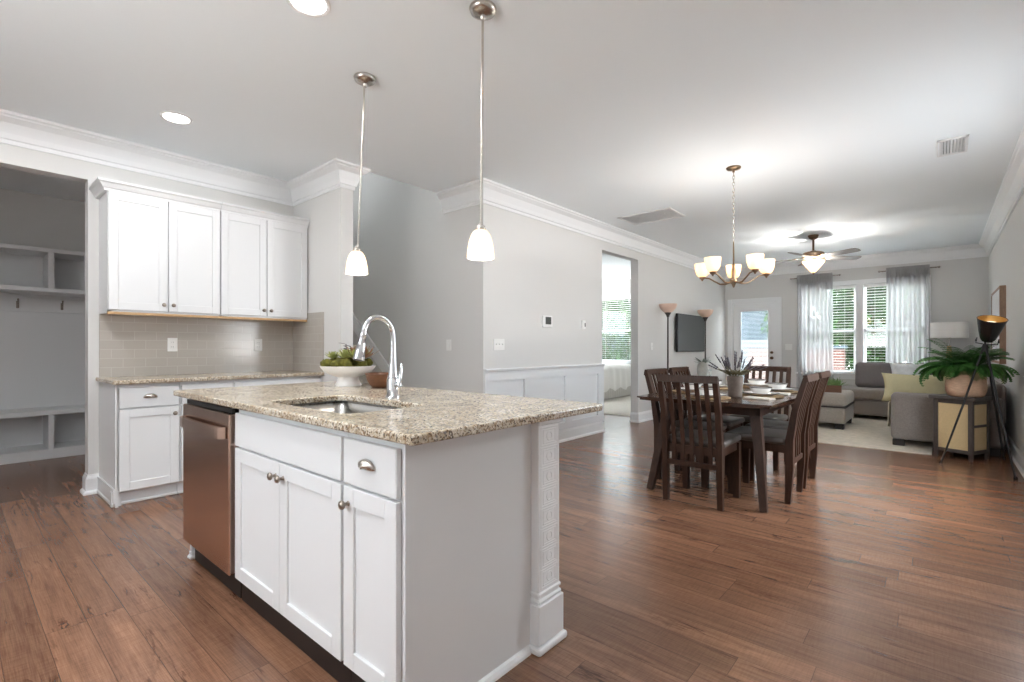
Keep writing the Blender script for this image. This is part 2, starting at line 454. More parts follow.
    def build(s, name, m, parent=None, smooth=False, mods=(), auto=None):
        bmesh.ops.recalc_face_normals(s.bm, faces=s.bm.faces[:])
        me = bpy.data.meshes.new(name); s.bm.to_mesh(me); s.bm.free()
        me.materials.append(MATS[m] if isinstance(m, str) else m)
        o = bpy.data.objects.new(name, me); COL.objects.link(o)
        if smooth:
            for p in me.polygons: p.use_smooth = True
            if auto: me.set_sharp_from_angle(angle=R(auto))
        if parent is not None: o.parent = parent
        for t, kw in mods:
            md = o.modifiers.new(t.lower(), t)
            for a, b in kw.items(): setattr(md, a, b)
        return o

def tag(o, label, cat, group=None, kind=None):
    o['label'] = label; o['category'] = cat
    if group: o['group'] = group
    if kind: o['kind'] = kind
    return o
def thing(name, label, cat, loc=(0, 0, 0), rz=0.0, group=None):
    o = bpy.data.objects.new(name, None); COL.objects.link(o)
    o.empty_display_size = 0.1
    o.location = loc; o.rotation_euler = (0, 0, rz)
    return tag(o, label, cat, group)
def struct(name, b, m, label, cat, smooth=False, auto=None):
    return tag(b.build(name, m, smooth=smooth, auto=auto), label, cat, kind='structure')
def kids(o): return [c for c in bpy.data.objects if c.parent == o]
def dup(o, loc=None, rz=None, label=None, group=None, parent=None):
    c = o.copy(); COL.objects.link(c)
    if parent is not None: c.parent = parent
    if loc is not None: c.location = loc
    if rz is not None: c.rotation_euler = (0, 0, rz)
    if label: c['label'] = label
    if group: c['group'] = group
    for k in kids(o): dup(k, parent=c)
    return c
def light(name, kind, energy, loc, parent, color=(1, 0.97, 0.93), size=0.05, rot=None, spot=None):
    d = bpy.data.lights.new(name, kind); d.energy = energy; d.color = color
    if kind == 'AREA': d.shape = 'DISK'; d.size = size
    else: d.shadow_soft_size = size
    if spot: d.spot_size = spot; d.spot_blend = 0.8
    o = bpy.data.objects.new(name, d); COL.objects.link(o); o.location = loc; o.parent = parent
    if rot: o.rotation_euler = rot
    return o

# ================================================================== STRUCTURE
b = B(); b.box(-7.4, RX + 0.12, NEAR, FY + 0.12, -0.1, 0.0)
struct('floor', b, 'floor', 'brown wood plank floor with dark grain running across the open kitchen and dining room', 'floor')
b = B(); b.box(-7.4, LX - 0.12, 7.35, FY, 0.0, 0.012)
struct('floor_bedroom', b, 'carpet', 'pale beige carpet of the bedroom past the wall opening', 'floor')

# ceiling: open over the stairwell behind the stub wall
b = B()
b.box(SX + 0.03, RX + 0.12, NEAR, FY + 0.12, CZ, CZ + 0.12)
b.box(-7.4, SX + 0.03, NEAR, SY0 + 0.21, CZ, CZ + 0.12)
b.box(-7.4, SX + 0.03, LY + 0.12, FY + 0.12, CZ, CZ + 0.12)
struct('ceiling', b, 'ceiling', 'smooth white ceiling over the kitchen, dining and living room', 'ceiling')
b = B(); b.box(-7.4, SX + 0.15, SY0, LY + 0.3, 5.2, 5.3)
struct('ceiling_stairwell', b, 'ceiling', 'high ceiling above the stairwell behind the kitchen stub wall', 'ceiling')

b = B()
b.box(KX - 0.12, KX, NEAR, -0.85, 0, CZ); b.box(KX - 0.12, KX, -0.85, 0.724, 2.437, CZ); b.box(KX - 0.12, KX, 0.724, SY1, 0, CZ)
struct('wall_left', b, 'wall', 'light grey kitchen wall behind the white cabinets with the mudroom opening', 'wall')
b = B(); b.box(KX, SX, SY0, SY1, 0, CZ)
struct('wall_kitchen', b, 'wall', 'short white stub wall closing the right end of the kitchen cabinets', 'wall')
b = B()
b.box(-6.7, LX - 0.12, LY, LY + 0.12, 0, CZ); b.box(-6.7, SX + 0.0, LY, LY + 0.12, CZ, 5.2)
b.box(-6.82, -6.7, SY1, LY + 0.12, 0, 3.8); b.box(-6.82, -6.7, SY1, LY + 0.12, 4.25, 5.2); b.box(-6.82, SX, SY1 - 0.12, SY1, CZ + 0.12, 5.2); b.box(-6.7, KX, SY1 - 0.12, SY1, 0, CZ)  # gap high in the end wall added to let light into the stairwell
b.box(SX + 0.03, SX + 0.15, SY1 - 0.12, LY + 0.12, CZ + 0.12, 5.2)
struct('wall_stairs', b, 'wall', 'grey wall at the back of the stairwell between stub wall and dining wall', 'wall')
b = B()
b.box(LX - 0.12, LX, LY, 5.81, 0, CZ); b.box(LX - 0.12, LX, 5.81, 6.855, 2.453, CZ); b.box(LX - 0.12, LX, 6.855, FY, 0, CZ)
struct('wall_dining', b, 'wall', 'long light grey wall with wainscot, thermostat and tall opening', 'wall')
b = B(); b.box(-4.85, -4.73, LY + 0.12, 7.35, 0, CZ); b.box(-7.4, -4.73, 7.23, 7.35, 0, CZ); b.box(-7.4, -7.28, 7.35, 8.0, 0, CZ); b.box(-7.4, -7.28, 8.0, 10.0, 0, 1.5); b.box(-7.4, -7.28, 8.0, 10.0, 2.2, CZ); b.box(-7.4, -7.28, 10.0, FY, 0, CZ)  # side opening added out of view to brighten the bedroom
struct('wall_bedroom', b, 'wall', 'pale walls of the hall and bedroom beyond the opening', 'wall')
# mudroom
b = B()
b.box(-7.42, -7.3, -1.12, 1.32, 0, CZ); b.box(-7.42, KX - 0.12, 1.2, 1.32, 0, CZ); b.box(-7.42, KX - 0.12, -1.12, -1.0, 0, CZ)
struct('wall_mudroom', b, 'wall', 'grey mudroom walls behind the white lockers', 'wall')

# far wall with two windows and a door
def wall_with_holes(y0, y1, x0, x1, z1, holes):
    b = B(); xs = sorted({x0, x1, *[h[0] for h in holes], *[h[1] for h in holes]})
    for a, c in zip(xs, xs[1:]):
        h = [q for q in holes if q[0] <= a + 1e-6 and q[1] >= c - 1e-6]
        if not h: b.box(a, c, y0, y1, 0, z1)
        else:
            h = h[0]
            if h[2] > 0: b.box(a, c, y0, y1, 0, h[2])
            b.box(a, c, y0, y1, h[3], z1)
    return b
W1 = (-2.0, -0.2, 0.66, 2.27); W2 = (-6.55, -5.45, 0.78, 2.36); D1 = (-3.30, -2.45, 0.0, 2.05)
b = wall_with_holes(FY, FY + 0.14, -7.4, RX + 0.12, CZ, [W1, W2, D1])
struct('wall_back', b, 'wall', 'far grey living room wall with glazed door and curtained window', 'wall')
b = B(); b.box(RX, RX + 0.12, NEAR, 3.7, 0, CZ); b.box(RX, RX + 0.12, 3.7, 5.45, 2.3, CZ); b.box(RX, RX + 0.12, 3.7, 5.45, 0, 0.9); b.box(RX, RX + 0.12, 5.45, FY, 0, CZ)  # unseen opening added so daylight reaches the dining area
struct('wall_right', b, 'wall', 'grey right-hand wall of the living room with the framed picture', 'wall')

# kitchen wall behind the camera, with an unseen opening added for daylight
b = B(); b.box(-1.4, RX + 0.12, NEAR - 0.12, NEAR, 0, CZ); b.box(-5.1, -1.4, NEAR - 0.12, NEAR, 2.2, CZ); b.box(-5.1, -1.4, NEAR - 0.12, NEAR, 0, 1.15); b.box(-5.1, -2.35, NEAR - 0.12, NEAR, 1.15, 2.2)
struct('wall_front', b, 'wall', 'grey kitchen wall behind the camera', 'wall')
# crown, base, wainscot
def crown_profile(p, z, drop):
    return [(0, z), (0, z - drop), (0.012, z - drop), (0.014, z - drop + 0.028), (0.024, z - drop + 0.034), (0.034, z - drop + 0.07),
            (0.058, z - 0.065), (p - 0.018, z - 0.036), (p - 0.014, z - 0.026), (p, z - 0.018), (p, z)]
cp = crown_profile(0.115, CZ, 0.20)
b = B(); b.sweep([(KX, NEAR), (KX, SY0), (SX, SY0), (SX, SY1), (SX - 0.25, SY1)], cp)
struct('trim_1', b, 'trim', 'white crown molding along the kitchen wall and stub wall', 'crown molding')
b = B(); b.sweep([(SX + 0.03, LY), (LX, LY), (LX, FY), (RX, FY), (RX, NEAR)], cp)
struct('trim_2', b, 'trim', 'white crown molding around the dining and living room', 'crown molding')

bp = [(0, 0), (0.032, 0), (0.032, 0.012), (0.026, 0.024), (0.016, 0.03), (0.016, 0.118), (0.012, 0.130), (0.007, 0.138), (0.004, 0.15), (0, 0.15)]
def base(name, path, label):
    b = B(); b.sweep(path, bp); struct(name, b, 'trim', label, 'baseboard')
base('baseboard_left', [(KX - 0.12, 0.724), (KX, 0.724), (KX, 0.80)], 'white baseboard at the mudroom opening beside the base cabinet')
base('baseboard_kitchen', [(SX - 0.20, SY0), (SX, SY0), (SX, SY1), (SX - 0.2, SY1)], 'white baseboard around the foot of the kitchen stub wall')
base('baseboard_stairs', [(SX - 0.05, LY), (LX, LY), (LX, LY + 0.02)], 'white baseboard on the return wall beside the stairs')
base('baseboard_dining', [(LX, LY + 0.02), (LX, 5.81), (LX - 0.12, 5.81)], 'white baseboard below the wainscot panels')
base('baseboard_opening', [(LX - 0.12, 6.855), (LX, 6.855), (LX, FY), (-3.39, FY)], 'white baseboard from the opening past the television')
base('baseboard_back', [(-2.36, FY), (RX, FY)], 'white baseboard under the curtained window')
base('baseboard_right', [(RX, FY - 0.02), (RX, 5.45)], 'white baseboard along the right-hand wall')

b = B()
b.sweep([(LX - 0.0, LY), (LX, 5.81)], [(0, 0.868), (0.027, 0.868), (0.030, 0.885), (0.042, 0.897), (0.046, 0.912), (0.040, 0.918), (0, 0.918)])
b.box(LX, LX + 0.027, LY, 5.81, 0.79, 0.868); b.box(LX, LX + 0.027, LY, 5.81, 0.15, 0.235)
for y in (LY + 0.07, 4.21, 4.98, 5.74): b.box(LX, LX + 0.027, y - 0.07, y + 0.07, 0.235, 0.79)
b.box(LX, LX + 0.002, LY, 5.81, 0.15, 0.868)
struct('trim_3', b, 'wainscot', 'white wainscot panels and chair rail on the long dining wall', 'wainscot')

# stair skirt and steps
b = B()
sl = 0.82
b.prism([(-4.25, LY, 0.10), (-6.6, LY, 0.10 + 2.35 * sl), (-6.6, LY, 0.32 + 2.35 * sl), (-4.25, LY, 0.26), (-4.2, LY, 0.20), (-4.2, LY, 0.10)], (0, -0.02, 0))
struct('trim_4', b, 'trim', 'white sloping skirt board rising along the stairwell wall', 'skirt board')
t = thing('staircase', 'carpeted stairs rising behind the kitchen stub wall', 'stairs', (-4.35, 2.98, 0))
t['kind'] = 'structure'
b = B()
for i in range(9): b.box(-0.26 * (i + 1), -0.26 * i, -0.52, 0.52, 0, 0.195 * (i + 1), 0.012)
b.build('steps', 'carpet', t)

# ================================================================== far door and windows
def door_one():
    x0, x1 = D1[0], D1[1]; h = D1[3]
    d = thing('door_1', 'white back door with blinds behind its large glass pane', 'door', ((x0 + x1) / 2, FY, 0)); d['kind'] = 'structure'
    w = (x1 - x0) / 2
    b = B()
    for s in (-1, 1): b.box(s * w, s * (w + 0.085), -0.022, 0.0, 0, h + 0.085, 0.006); b.box(s * w, s * (w - 0.02), 0.0, 0.14, 0, h)
    b.box(-w, w, -0.022, 0.0, h, h + 0.085, 0.006); b.box(-w, w, 0, 0.14, h - 0.02, h)
    b.build('door_frame', 'trim', d)
    w -= 0.022; gx, g0, g1 = 0.285, 0.30, 1.90
    b = B(); y0, y1 = 0.03, 0.075
    b.box(-w, -gx, y0, y1, 0.01, h - 0.022); b.box(gx, w, y0, y1, 0.01, h - 0.022); b.box(-gx, gx, y0, y1, 0.01, g0); b.box(-gx, gx, y0, y1, g1, h - 0.022)
    for s in (-1, 1): b.box(s * gx, s * (gx - 0.03), y0 - 0.012, y0 + 0.01, g0, g1, 0.005)
    b.box(-gx, gx, y0 - 0.012, y0 + 0.01, g0, g0 + 0.03, 0.005); b.box(-gx, gx, y0 - 0.012, y0 + 0.01, g1 - 0.03, g1, 0.005)
    p = b.build('door_panel', 'trim', d)
    b = B(); b.box(-gx, gx, 0.066, 0.072, g0, g1); b.build('pane', 'glass', p)
    b = B(); z = g0 + 0.05
    while z < g1 - 0.04:
        ang = -0.38 if z < 1.28 else -0.06
        b.box(-gx + 0.032, gx - 0.032, -0.013, 0.013, -0.0008, 0.0008, mx=Matrix.Translation((0, 0.052, z)) @ Matrix.Rotation(ang, 4, 'X')); z += 0.0265
    b.build('blind_slats', 'blind', p)
    for z, r in ((1.03, 0.026), (0.92, 0.03)):
        b = B(); mx = Matrix.Translation((w - 0.075, 0.03, z)) @ Matrix.Rotation(R(90), 4, 'X')
        b.lathe([(0, 0), (r, 0), (r, 0.008), (0.014, 0.014), (0.012, 0.035), (r * 0.85, 0.04), (r * 0.9, 0.055), (r * 0.6, 0.066), (0, 0.068)], 20, mx=mx)
        b.build('door_knob' if z < 1 else 'deadbolt', 'bronze', d, smooth=True, auto=40)
door_one()

def window(name, label, wx0, wx1, z0, z1, units, blind_label, case=0.085, blind_drop=1.0):
    w = thing(name, label, 'window', ((wx0 + wx1) / 2, FY, 0)); w['kind'] = 'structure'
    hw = (wx1 - wx0) / 2
    b = B()
    for s in (-1, 1): b.box(s * hw, s * (hw + case), -0.022, 0, z0 - 0.02, z1 + case, 0.006)
    b.box(-hw - case, hw + case, -0.024, 0, z1, z1 + case, 0.006)
    b.box(-hw - case - 0.03, hw + case + 0.03, -0.06, 0.02, z0 - 0.035, z0, 0.008); b.box(-hw - case, hw + case, -0.018, 0, z0 - 0.11, z0 - 0.035, 0.004)
    mul = 0.11; uw = (2 * hw - mul * (units - 1)) / units
    for i in range(units - 1):
        xm = -hw + (i + 1) * uw + i * mul; b.box(xm, xm + mul, -0.016, 0.13, z0, z1)
    b.build('window_casing', 'trim', w)
    for i in range(units):
        a = -hw + i * (uw + mul); c = a + uw; zm = (z0 + z1) / 2 - 0.03
        b = B()
        for (u0, u1, yy) in ((z0, zm + 0.02, 0.07), (zm - 0.02, z1, 0.10)):
            b.box(a, a + 0.04, yy, yy + 0.03, u0, u1); b.box(c - 0.04, c, yy, yy + 0.03, u0, u1)
            b.box(a, c, yy, yy + 0.03, u0, u0 + 0.045); b.box(a, c, yy, yy + 0.03, u1 - 0.045, u1)
        f = b.build('window_sash', 'trim', w)
        b = B(); b.box(a + 0.04, c - 0.04, 0.083, 0.087, z0 + 0.045, zm); b.box(a + 0.04, c - 0.04, 0.113, 0.117, zm, z1 - 0.045)
        b.build('pane', 'glass', f)
        t = thing('window_blind', blind_label[i], 'window blind', ((wx0 + wx1) / 2 + (a + c) / 2, FY + 0.035, z0), group='white window blinds')
        b = B(); b.box(-uw / 2 + 0.008, uw / 2 - 0.008, -0.028, 0.028, z1 - z0 - 0.055, z1 - z0 - 0.003, 0.004); b.build('head_rail', 'blind', t)
        b = B(); z = z1 - z0 - 0.09
        while z > 0.06:
            b.box(-uw / 2 + 0.010, uw / 2 - 0.010, -0.025, 0.025, -0.0012, 0.0012, mx=Matrix.Translation((0, 0, z)) @ Matrix.Rotation(R(-4), 4, 'X')); z -= 0.050
        b.build('slats', 'blind', t)
        b = B(); b.box(-uw / 2 + 0.010, uw / 2 - 0.010, -0.024, 0.024, 0.01, 0.03, 0.004); b.build('bottom_rail', 'blind', t)
        b = B()
        for s in (-0.3, 0.3): b.tube([(s * uw, -0.026, 0.02), (s * uw, -0.026, z1 - z0 - 0.05)], 0.0016, 5)
        b.build('cord', 'blind', t)
    return w
window('window_1', 'white double window behind the sheer living room curtains', *W1, 2,
       ['white slat blind in the left half of the curtained window', 'white slat blind in the right half of the curtained window'])
window('window_2', 'white bedroom window seen through the tall wall opening', *W2, 1, ['white slat blind in the bedroom window above the bed'])

# ================================================================== lights set in the ceiling
def can_light(x, y, label, dim=1.0):
    t = thing('recessed_light', label, 'recessed light', (x, y, CZ), group='recessed kitchen ceiling lights')
    b = B(); b.lathe([(0.078, 0.0), (0.100, 0.0), (0.100, -0.004), (0.094, -0.009), (0.080, -0.006), (0.078, 0.0)], 32); b.build('trim_ring', 'ceiling_white_metal', t, smooth=True, auto=40)
    b = B(); b.lathe([(0, -0.005), (0.05, -0.005), (0.079, -0.003), (0.079, -0.001), (0, -0.001)], 32); b.build('lens', 'can_lens', t, smooth=True, auto=40)
    light('lamp_light', 'AREA', LAMP_W['can'] * dim, (0, 0, -0.02), t, (0.94, 0.97, 1.0), 0.13)
can_light(-4.11, 1.08, 'round recessed light over the white wall cabinets', 0.25)
can_light(-2.26, 1.13, 'round recessed light cut by the top edge above the island')
can_light(-3.9, 0.0, 'round unseen recessed light added over the kitchen aisle on the mudroom side')  # out of frame, added to brighten the left floor
can_light(-2.05, 0.2, 'round unseen recessed light added over the kitchen aisle in front of the island')  # out of frame, added to light the aisle from above
can_light(-0.55, -0.9, 'round unseen recessed light added over the kitchen aisle behind the camera')  # added behind the camera for more kitchen light

def pendant(x, y, tilt, zbot, label):
    t = thing('pendant_light', label, 'pendant light', (x, y, CZ), group='glass pendant lights over the island')
    L = CZ - zbot
    b = B(); b.lathe([(0, 0.0), (0.064, 0.0), (0.066, -0.006), (0.060, -0.022), (0.040, -0.034), (0.014, -0.040), (0.012, -0.052), (0.007, -0.058), (0, -0.058)], 28); b.build('canopy', 'nickel', t, smooth=True, auto=50)
    dx, dy = tilt
    def at(f): return Vector((dx * f, dy * f, -L * f))
    b = B(); b.tube([at(0.03), at(1 - 0.150 / L)], 0.0058, 8); b.build('rod', 'nickel', t, smooth=True, auto=50)
    mx = Matrix.Translation(at(1.0))
    b = B(); b.lathe([(0, 0.176), (0.008, 0.176), (0.010, 0.162), (0.022, 0.156), (0.025, 0.140), (0.020, 0.132), (0, 0.132)], 20, mx=mx)
    b.build('socket_cap', 'nickel', t, smooth=True, auto=50)
    b = B(); pr = [(0.022, 0.138), (0.034, 0.130), (0.046, 0.112), (0.055, 0.085), (0.061, 0.052), (0.0645, 0.02), (0.0655, 0.0)]
    b.lathe(pr + [(r - 0.003, z) for r, z in pr[::-1]], 32, mx=mx); b.build('glass_shade', 'lit_shade', t, smooth=True, auto=60)
    b = B(); b.lathe([(0, 0.035), (0.016, 0.042), (0.022, 0.06), (0.018, 0.08), (0.010, 0.10), (0.010, 0.13), (0, 0.13)], 16, mx=mx); b.build('bulb', 'bulb', t, smooth=True)
    light('bulb_light', 'POINT', LAMP_W['pendant'], at(1.0) + Vector((0, 0, 0.015)), t, size=0.02)
pendant(-2.635, 1.67, (-0.037, -0.032), 1.583, 'glass pendant light beside the stub wall, the farther of two')
pendant(-1.664, 1.70, (-0.008, -0.007), 1.567, 'glass pendant light over the middle of the picture, the nearer of two')

def grille():
    t = thing('return_air_grille', 'large white slatted air grille in the ceiling near the crown molding', 'ceiling vent', (-2.73, 5.80, CZ))
    w, h = 0.345, 0.24
    b = B()
    for s in (-1, 1): b.box(s * w, s * (w - 0.03), -h, h, -0.012, 0, 0.003); b.box(-w, w, s * h, s * (h - 0.03), -0.012, 0, 0.003)
    b.build('frame', 'ceiling_white_metal', t)
    b = B(); b.box(-w + 0.03, w - 0.03, -h + 0.03, h - 0.03, -0.005, 0); b.build('backing', 'ceiling_white_metal', t)
    b = B(); y = -h + 0.04
    while y < h - 0.035:
        b.box(-w + 0.03, w - 0.03, -0.010, 0.009, -0.0006, 0.0006, mx=Matrix.Translation((0, y, -0.009)) @ Matrix.Rotation(R(10), 4, 'X')); y += 0.0215
    b.build('slats', 'ceiling_white_metal', t)
grille()
def supply_vent():
    t = thing('ceiling_vent', 'small white ceiling register with a dark slot near the right wall', 'ceiling vent', (0.075, 5.36, CZ))
    w, h = 0.095, 0.21
    b = B()
    for s in (-1, 1): b.box(s * w, s * (w - 0.025), -h, h, -0.014, 0, 0.004); b.box(-w, w, s * h, s * (h - 0.025), -0.014, 0, 0.004)
    b.build('frame', 'ceiling_white_metal', t)
    b = B(); b.box(-w + 0.025, w - 0.025, -h + 0.025, h - 0.025, -0.003, 0); b.build('backing', 'slot', t)
    b = B(); x = -w + 0.032
    while x < w - 0.024:
        b.box(-0.010, 0.010, -h + 0.025, h - 0.025, -0.001, 0.001, mx=Matrix.Translation((x, 0, -0.009)) @ Matrix.Rotation(R(-40 if x < 0 else 40), 4, 'Y')); x += 0.019
    b.build('slats', 'ceiling_white_metal', t)
supply_vent()

# ================================================================== kitchen cabinets
def shaker_bm(b, x0, x1, z0, z1, y=0.0, th=0.020, rail=0.058, rec=0.009):
    """frame and recessed panel, face towards local -y at y-th"""
    f = y - th
    b.box(x0, x0 + rail, f, y, z0, z1, 0.0015); b.box(x1 - rail, x1, f, y, z0, z1, 0.0015)
    b.box(x0 + rail, x1 - rail, f, y, z0, z0 + rail, 0.0015); b.box(x0 + rail, x1 - rail, f, y, z1 - rail, z1, 0.0015)
    b.box(x0 + rail - 0.004, x1 - rail + 0.004, f + rec, y, z0 + rail - 0.004, z1 - rail + 0.004)
    return b
def knob_bm(x, z, y):
    b = B(); mx = Matrix.Translation((x, y, z)) @ Matrix.Rotation(R(90), 4, 'X')
    b.lathe([(0, 0), (0.009, 0), (0.006, 0.004), (0.005, 0.013), (0.013, 0.018), (0.0155, 0.023), (0.013, 0.029), (0.006, 0.032), (0, 0.0325)], 20, mx=mx)
    return b
def cup_pull(x, z, y, parent, w=0.044):
    b = B(); n, m = 16, 7; rows = []
    for i in range(m + 1):
        ph = pi / 2 * i / m; row = []
        for j in range(n + 1):
            th = pi * j / n
            row.append(b.bm.verts.new((x - w * cos(th) * (1.0 if i == 0 else cos(ph) ** 0.55), y - 0.004 - 0.026 * sin(ph) * max(0.25, sin(th)) ** 0.6, z - 0.012 + 0.030 * sin(th) * cos(ph * 0.98) ** 0.8)))
        rows.append(row)
    for i in range(m):
        for j in range(n): 
            try: b.bm.faces.new((rows[i][j], rows[i][j + 1], rows[i + 1][j + 1], rows[i + 1][j]))
            except ValueError: pass
    return b.build('cup_pull', 'nickel', parent, smooth=True, mods=[('SOLIDIFY', dict(thickness=0.0022))])

def upper_cabinet(y0, y1, label, left_end, crown_ret):
    w = y1 - y0; dep = 0.305; z0, z1 = 1.418, 2.305
    t = thing('wall_cabinet', label, 'cabinet', (KX + dep, y0, z0), R(90), group='white kitchen wall cabinets')
    b = B(); b.box(0.0, w, 0, dep, 0.0, z1 - z0, 0.001); b.box(0, w, -0.0, 0.02, -0.02, 0); b.box(0, 0.02, 0, dep, -0.02, 0)
    b.build('carcass', 'cabinet', t)
    b = B(); b.box(0.02, w, 0.02, dep, -0.004, 0.0); b.box(0.0, w, -0.005, 0.014, -0.032, -0.0125); b.build('underside', 'cab_under', t)
    hw = w / 2
    for i in range(2):
        b = B(); a, c = i * hw + 0.004, (i + 1) * hw - 0.004
        shaker_bm(b, a, c, 0.004, z1 - z0 - 0.004, -0.001); d = b.build('door', 'cabinet', t)
        kx = c - 0.028 if i == 0 else a + 0.028
        knob_bm(kx, 0.055, -0.021).build('knob', 'knob', d, smooth=True, auto=50)
    b = B(); h = z1 - z0
    pr = [(0, h - 0.005), (0.024, h - 0.005), (0.026, h + 0.012), (0.034, h + 0.018), (0.050, h + 0.046), (0.062, h + 0.056), (0.062, h + 0.072), (0, h + 0.072)]
    path = [(0, dep), (0, 0), (w, 0)] if left_end else [(0, 0), (w, 0)]
    b.sweep(path, pr, right=False if False else True); b.build('crown', 'cabinet', t)
    return t
upper_cabinet(0.790, 1.5465, 'two-door white wall cabinet next to the mudroom opening', True, True)
upper_cabinet(1.5485, 2.318, 'two-door white wall cabinet against the stub wall', False, False)

def base_cabinet(name, label, loc, rz, w, dep, doors, drawers, side_panel=False, group=None, knobs=(), toe=True, toe_mat='cabinet', zt=None):
    """doors: (x0,x1,knob side) ; drawers: (x0,x1,pull kind)"""
    t = thing(name, label, 'cabinet', loc, rz, group)
    zt = zt or CT - 0.031
    b = B(); b.box(0, w, 0, dep, 0.105, zt, 0.001)
    if side_panel: b.box(-0.012, 0.006, 0.0, dep, 0.0, zt); b.box(-0.028, -0.012, 0.02, dep, 0, 0.028, 0.006); b.box(-0.022, -0.012, 0.0, dep, 0.03, 0.13); b.box(-0.028, 0.03, 0.035, 0.075, 0, 0.105)
    b.build('carcass', 'cabinet', t)
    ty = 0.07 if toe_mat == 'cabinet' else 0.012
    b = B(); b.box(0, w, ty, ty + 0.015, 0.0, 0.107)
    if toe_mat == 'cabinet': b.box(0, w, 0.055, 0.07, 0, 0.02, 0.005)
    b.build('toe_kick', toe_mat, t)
    for x0, x1, pull in drawers:
        b = B(); b.box(x0, x1, -0.021, -0.001, 0.702, min(zt, CT - 0.031) - 0.026, 0.0025); d = b.build('drawer_front', 'cabinet', t)
        if pull: cup_pull((x0 + x1) / 2, 0.782, -0.021, d)
    for x0, x1, side in doors:
        b = B(); shaker_bm(b, x0, x1, 0.113, 0.692, -0.001); d = b.build('door', 'cabinet', t)
        kx = x0 + 0.03 if side < 0 else x1 - 0.03
        knob_bm(kx, 0.64, -0.021).build('knob', 'knob', d, smooth=True, auto=50)
    return t
KB = 'white kitchen base cabinets'
BX = KX + 0.574
base_cabinet('base_cabinet', 'white base cabinet with cup-pull drawer at the mudroom end', (BX, 0.800, 0), R(90), 0.379, 0.570, [(0.008, 0.371, 1)], [(0.008, 0.371, 1)], True, KB)
base_cabinet('base_cabinet', 'white base cabinet behind the dishwasher, second from the mudroom', (BX, 1.181, 0), R(90), 0.375, 0.570, [(0.008, 0.367, 1)], [(0.008, 0.367, 1)], False, KB)
base_cabinet('base_cabinet', 'white base cabinet in the corner against the stub wall', (BX, 1.558, 0), R(90), 0.768, 0.570, [(0.008, 0.380, 1), (0.388, 0.760, -1)], [(0.008, 0.760, 1)], False, KB)

def slab(name, label, x0, x1, y0, y1, hole=None):
    b = B(); bm = b.bm
    xs = [x0, x1] if not hole else [x0, hole[0], hole[1], x1]; ys = [y0, y1] if not hole else [y0, hole[2], hole[3], y1]
    g = [[bm.verts.new((x, y, CT - 0.030)) for y in ys] for x in xs]; fs = []
    for i in range(len(xs) - 1):
        for j in range(len(ys) - 1):
            if hole and i == 1 and j == 1: continue
            fs.append(bm.faces.new((g[i][j], g[i + 1][j], g[i + 1][j + 1], g[i][j + 1])))
    bmesh.ops.recalc_face_normals(bm, faces=fs)
    r = bmesh.ops.extrude_face_region(bm, geom=fs)
    for v in [q for q in r['geom'] if isinstance(q, bmesh.types.BMVert)]: v.co.z = CT
    bmesh.ops.recalc_face_normals(bm, faces=bm.faces[:])
    vert = [e for e in bm.edges if abs(e.verts[0].co.z - e.verts[1].co.z) > 0.01 and len(e.link_faces) == 2 and e.calc_face_angle(0) > 0.5]
    inner = [e for e in vert if hole and hole[0] - 1e-4 <= e.verts[0].co.x <= hole[1] + 1e-4 and hole[2] - 1e-4 <= e.verts[0].co.y <= hole[3] + 1e-4]
    outer = [e for e in vert if e not in inner]
    bmesh.ops.bevel(bm, geom=outer, offset=0.013, segments=4, affect='EDGES', profile=0.5)
    if inner: bmesh.ops.bevel(bm, geom=inner, offset=0.055, segments=6, affect='EDGES', profile=0.5)
    es = [e for e in bm.edges if len(e.link_faces) == 2 and e.calc_face_angle(0) > 0.9 and abs(e.verts[0].co.z - e.verts[1].co.z) < 1e-4]
    bmesh.ops.bevel(bm, geom=es, offset=0.007, segments=3, affect='EDGES', profile=0.5)
    return tag(b.build(name, 'granite'), label, 'countertop')
slab('countertop', 'speckled granite countertop on the wall cabinets under the tile backsplash', KX, -4.345, 0.768, SY0)

# backsplash on two walls, one thing
t = thing('backsplash', 'taupe subway tile backsplash between counter and wall cabinets', 'backsplash', (KX + 0.001, 0.79, CT + 0.0005), R(90))
b = B(); b.box(0, SY0 - 0.791, -0.009, 0, 0.0, 0.493); b.build('tiles', 'tile', t)
b = B(); b.box(-0.62, 0, -0.009, 0, 0, 0.565); o = b.build('side_tiles', 'tile', t); o.location = (SY0 - 0.79, 0, 0); o.rotation_euler = (0, 0, R(-90))
o.location = (SY0 - 0.791, 0.0, 0)
for v in o.data.vertices: v.co.x += 0.62

def plate_face(name, label, cat, loc, rz, w, h, gangs, kind, group=None):
    """wall plate facing local -y"""
    t = thing(name, label, cat, loc, rz, group)
    b = B(); b.box(-w / 2, w / 2, -0.006, 0, -h / 2, h / 2, 0.003, 2); b.build('cover_plate', 'plastic', t)
    for i in range(gangs):
        x = (i - (gangs - 1) / 2) * 0.046
        if kind == 'outlet':
            for s in (-1, 1):
                b = B(); b.box(x - 0.016, x + 0.016, -0.009, -0.005, s * 0.02 - 0.014, s * 0.02 + 0.014, 0.003); r = b.build('receptacle', 'plastic', t)
                b = B()
                for q in (-0.006, 0.006): b.box(x + q - 0.001, x + q + 0.001, -0.0095, -0.0085, s * 0.02 - 0.004, s * 0.02 + 0.006)
                b.build('slot', 'slot', r)
        else:
            b = B(); b.box(x - 0.005, x + 0.005, -0.016, -0.005, -0.002, 0.012, 0.002); b.build('toggle', 'plastic', t)
    return t
from math import atan2
plate_face('wall_outlet', 'white outlet on the tile nearest the mudroom opening', 'outlet', (KX + 0.0105, 1.277, 1.16), R(90), 0.074, 0.116, 1, 'outlet', 'outlets in the tile backsplash')
